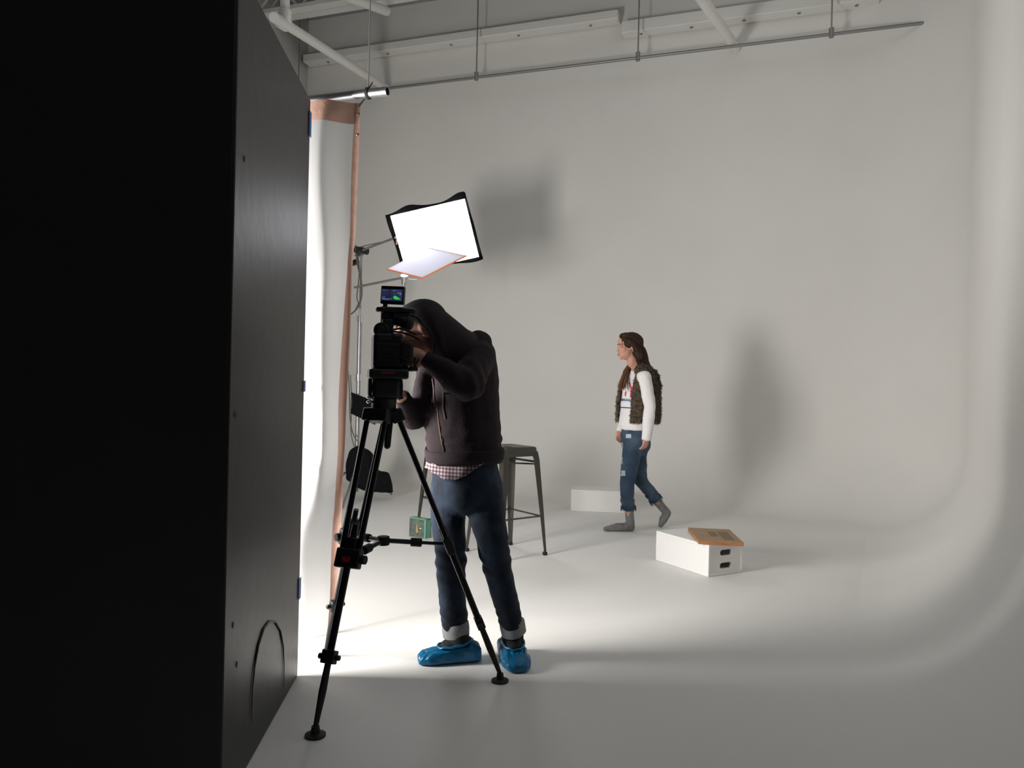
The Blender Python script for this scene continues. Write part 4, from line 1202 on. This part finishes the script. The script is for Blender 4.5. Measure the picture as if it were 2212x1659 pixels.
# printed letters on the chest, wrapped on to the cloth
def project(g2, o, U, W, mt, nm, par=sweat):
    # g2: flat outlines in (u, w) metres around o; sent on to the sweatshirt along the chest normal
    vs = []
    for v in g2.v:
        p = o + U * v.x + W * v.y - U.cross(W) * 0
        hit = cast(sweat_geo, p + F * .3, -F, .0022)
        vs.append(hit if hit is not None else p)
    g2.v = vs
    return g2.build(nm, mt, par, fix=False, smooth=False)
def text_geo(s, size):
    cu = bpy.data.curves.new('t', 'FONT'); cu.body = s; cu.size = size; cu.align_x = 'CENTER'; cu.offset = .0012
    o = bpy.data.objects.new('t', cu); COL.objects.link(o)
    dg = bpy.context.evaluated_depsgraph_get(); me = o.evaluated_get(dg).to_mesh()
    g = Geo(); g.v = [v.co.copy() for v in me.vertices]; g.f = [tuple(p.vertices) for p in me.polygons]; g.mi = [0] * len(g.f)
    bpy.data.objects.remove(o); return g
chest = at(1352, 850, 6.1); Uc = V((-F.y, F.x, 0)); Uc = Uc if Uc.x > 0 else -Uc
cz = lambda py: at(1352, py, 6.12).z
C0 = V((at(1378, 850, YW).x, YW, 0)) 
for body_, size, z, mt, nm in (('NY', .165, cz(856), print_red, 'red_letters'), ):
    project(text_geo(body_, size), C0 + V((0, 0, z)) + Uc * .01, Uc, V((0, 0, 1)), mt, nm)
for nm, z, h, mt in (('blue_lettering', cz(864), .020, print_blue), ('navy_stripe', cz(881), .008, print_navy)):
    g2 = Geo()
    nseg = 28
    for i in range(nseg):
        if nm == 'blue_lettering' and i % 4 == 3: continue
        x0, x1 = -.10 + .2 * i / nseg, -.10 + .2 * (i + 1) / nseg
        if nm == 'blue_lettering':
            k = i % 4
            g2.add([V((x0, -h / 2, 0)), V((x1, -h / 2, 0)), V((x1, h / 2 if k != 1 else -h * .1, 0)), V((x0, h / 2 if k != 1 else -h * .1, 0))], [(0, 1, 2, 3)])
        else: g2.add([V((x0, -h / 2, 0)), V((x1, -h / 2, 0)), V((x1, h / 2, 0)), V((x0, h / 2, 0))], [(0, 1, 2, 3)])
    project(g2, C0 + V((0, 0, z)) + Uc * .01, Uc, V((0, 0, 1)), mt, nm)
# furry vest: open at the front
g = Geo()
rows = ((912, 1377, .150, .180), (895, 1378, .152, .182), (860, 1380, .148, .178), (830, 1382, .138, .170), (812, 1385, .118, .150), (800, 1386, .088, .105))
def vest_rows(q0, q1, n):
    out = []
    for py, cx2, b, a in rows:
        c = at(cx2, py, YW)
        out.append([c + S * (a * math.cos(q)) + F * (b * math.sin(q)) for q in [lerp(q0, q1, k / n) for k in range(n + 1)]])
    return out
q0 = PI / 2 + math.radians(30); q1 = PI / 2 - math.radians(34) + 2 * PI
inner = vest_rows(q0, q1, 44)
vs = []; T_ = .022
o_rows = [[p + (p - V((at(1380, 850, YW).x, YW, p.z))).normalized() * T_ for p in r] for r in inner]
n_ = len(inner[0])
for r_i, r_o in zip(inner, o_rows): vs.append(r_i + r_o[::-1])
g.loft(vs, True)
g.ell(at(1394, 797, 6.20), (.075, .085, .045), Matrix.Rotation(.5, 3, 'Y')); g.ell(at(1385, 800, 6.13), (.06, .05, .035)); g.ell(at(1402, 812, 6.24), (.055, .10, .06))
g.fuse(.0085, 3)
g.push(lambda p: .010 * nz(p, 42, 3) + .006 * nz(p, 18, 6))
tuft = Geo(); nn_v = g.normals(); rnd = random.Random(3)
for k in range(9000):
    i = rnd.randrange(len(g.v)); p = g.v[i]; d = (nn_v[i] + V((rnd.uniform(-.7, .7), rnd.uniform(-.7, .7), rnd.uniform(-1.3, .1)))).normalized()
    s1 = d.cross(V((rnd.random(), rnd.random(), rnd.random()))).normalized() * .0022; s2_ = d.cross(s1).normalized() * .0022
    tuft.add([p + s1, p - s1 * .5 + s2_, p - s1 * .5 - s2_, p + d * rnd.uniform(.010, .024)], [(0, 1, 3), (1, 2, 3), (2, 0, 3)])
g.merge(tuft)
g.build('fur_vest', fur_m, wo, fix=False, label='brown faux-fur vest, open at the front')
# jeans
def wtube(g, pts, n=20): g.tube([at(a, b, y) for a, b, y, r in pts], [r for *_, r in pts], n, rounded=True)
g = Geo(); R_ = []
for py, cx2, b, a in ((918, 1373, .095, .135), (940, 1373, .108, .150), (965, 1373, .105, .150), (982, 1371, .08, .11)):
    R_.append(ring(at(cx2, py, YW), a, b, S, F, 30, 2.2))
g.loft(R_)
wtube(g, [(1368, 960, 6.19, .082), (1361, 1000, 6.17, .073), (1355, 1045, 6.14, .060), (1355, 1078, 6.15, .056), (1357, 1092, 6.16, .058)])
wtube(g, [(1377, 960, 6.30, .082), (1379, 1000, 6.28, .070), (1384, 1038, 6.26, .056)])
wtube(g, [(1384, 1038, 6.26, .056), (1400, 1058, 6.32, .052), (1413, 1075, 6.37, .055)])
g.fuse(.008, 3)
g.push(lambda p: .004 * nz(p, 14, 8) + .0025 * nz(p, 34, 3) + (.004 * math.sin(p.z * 130 + 4 * nz(p, 9)) if p.z < .30 else 0))
jg = Geo(); jg.v = list(g.v); jg.f = list(g.f)
jeansw = g.build('jeans', denim_mid, wo)
# frayed hems
for cpt, d, r in ((at(1357.5, 1098, 6.165), V((.02, 0, -1)), .060), (at(1416, 1079, 6.38), V((.25, .1, -.35)).normalized(), .056)):
    g = Geo(); fr = frame(d, V((0, 1, 0))).to_3x3()
    for k in range(60):
        q = 2 * PI * k / 60; p = cpt - d * .02 + fr @ V((0, r * math.cos(q), r * math.sin(q)))
        g.tube([p, p + d * random.uniform(.028, .048) + fr @ V((0, .004 * math.cos(q), .004 * math.sin(q)))], [.0022, .001], 5)
    g.build('frayed_hem', denim_mid, jeansw)
# rips with pale threads
def rip(px, py, w_, h_, n_):
    g = Geo()
    for i in range(n_):
        y = py - h_ / 2 + h_ * i / (n_ - 1); pts = []
        for k in range(6):
            x = px - w_ / 2 + w_ * k / 5 + random.uniform(-.3, .3)
            o = at(x, y + random.uniform(-.4, .4), 5.5); hit = None
            if not hasattr(jg, 'bvh'): jg.bvh = BVHTree.FromPolygons(jg.v, jg.f)
            hit = jg.bvh.ray_cast(o, ray(x, y).normalized())[0]
            if hit is not None: pts.append(hit - V((0, .0015, 0)))
        if len(pts) > 2: g.tube(pts, .0028, 5)
    if g.v: g.build('rip', rip_m, jeansw, label='ripped patch with pale threads')
rip(1358, 942, 11, 7, 7); rip(1344, 1022, 13, 10, 9); rip(1343, 965, 5, 16, 8); rip(1343, 995, 5, 12, 6)
# socks
g = Geo(); capsule(g, at(1359, 1095, 6.165), anF, .036, .036); capsule(g, anF, hf + V((0, 0, .036)), .037, .036)
g.tube([hf + V((0, 0, .035)), lerp(hf, tf, .5) + V((0, 0, .032)), tf + V((.02, 0, .020))], [.038, .034, .019], 18, rounded=True)
g.fuse(.007, 3)
for p in g.v: p.z = max(p.z, .001)
g.push(lambda p: .0015 * nz(p, 40)); g.build('sock', sock_m, wo, label='grey marl sock, front foot flat on the floor')
g = Geo(); capsule(g, at(1408, 1068, 6.36), anB, .038, .036); capsule(g, anB, heB, .036, .034)
g.tube([heB, lerp(heB, tB + V((0, 0, .03)), .6), tB + V((0, 0, .022))], [.035, .036, .021], 18, rounded=True)
g.fuse(.007, 3)
for p in g.v: p.z = max(p.z, .001)
g.push(lambda p: .0015 * nz(p, 40)); g.build('sock', sock_m, wo, label='grey marl sock, rear heel lifted off the floor')
# hair
g = Geo(); R3 = HM.to_3x3()
def hp(x, y, z): return HM @ V((x, y, z))
g.ell(hp(-.026, 0, .040), (.098, .080, .083), R3, 22, 14)
g.ell(hp(.020, .0, .092), (.055, .062, .028), R3, 20, 12)
g.ell(hp(-.065, 0, -.02), (.060, .078, .090), R3, 20, 12)
for y in (-.062, .062):
    g.tube([hp(.045, y * .8, .065), hp(.005, y * 1.18, .035), hp(-.045, y * 1.22, -.02), hp(-.07, y * 1.15, -.09)], [.016, .020, .028, .03], 12, rounded=True)
bk = [at(1381, 762, 6.2), at(1387, 785, 6.2), at(1396, 803, 6.21), at(1404, 828, 6.2)]
g.tube(bk, [.060, .058, .050, .028], 16, rounded=True)
g.tube([hp(-.07, -.05, -.06), at(1368, 800, 6.36), at(1356, 812, 6.35), at(1346, 826, 6.25)], [.03, .026, .026, .014], 12, rounded=True)
g.fuse(.0065, 3)
HIw = HM.inverted()
g.push(lambda p: .0035 * math.sin((HIw @ p).y * 260 + (HIw @ p).x * 90 + 6 * nz(p, 9)) + .003 * nz(p, 30, 2))
hr = g.build('hair', hair_m, wo)
g = Geo()
for k in range(26):
    a = random.uniform(-1, 1); b = random.uniform(-.012, .012)
    g.tube([at(1360, 788, 6.33) + V((b, a * .03, 0)), at(1352, 802, 6.27) + V((b * 1.5, a * .04, 0)), at(1347 + a * 4, 822, 6.15) + V((b * 2, a * .03, 0)), at(1344 + a * 6, 838 + 6 * random.random(), 6.1) + V((b * 2, a * .03, 0))], [.007, .007, .006, .002], 6)
g.build('hair_lock', hairtip_m, hr, label='lighter brown lock over the chest')
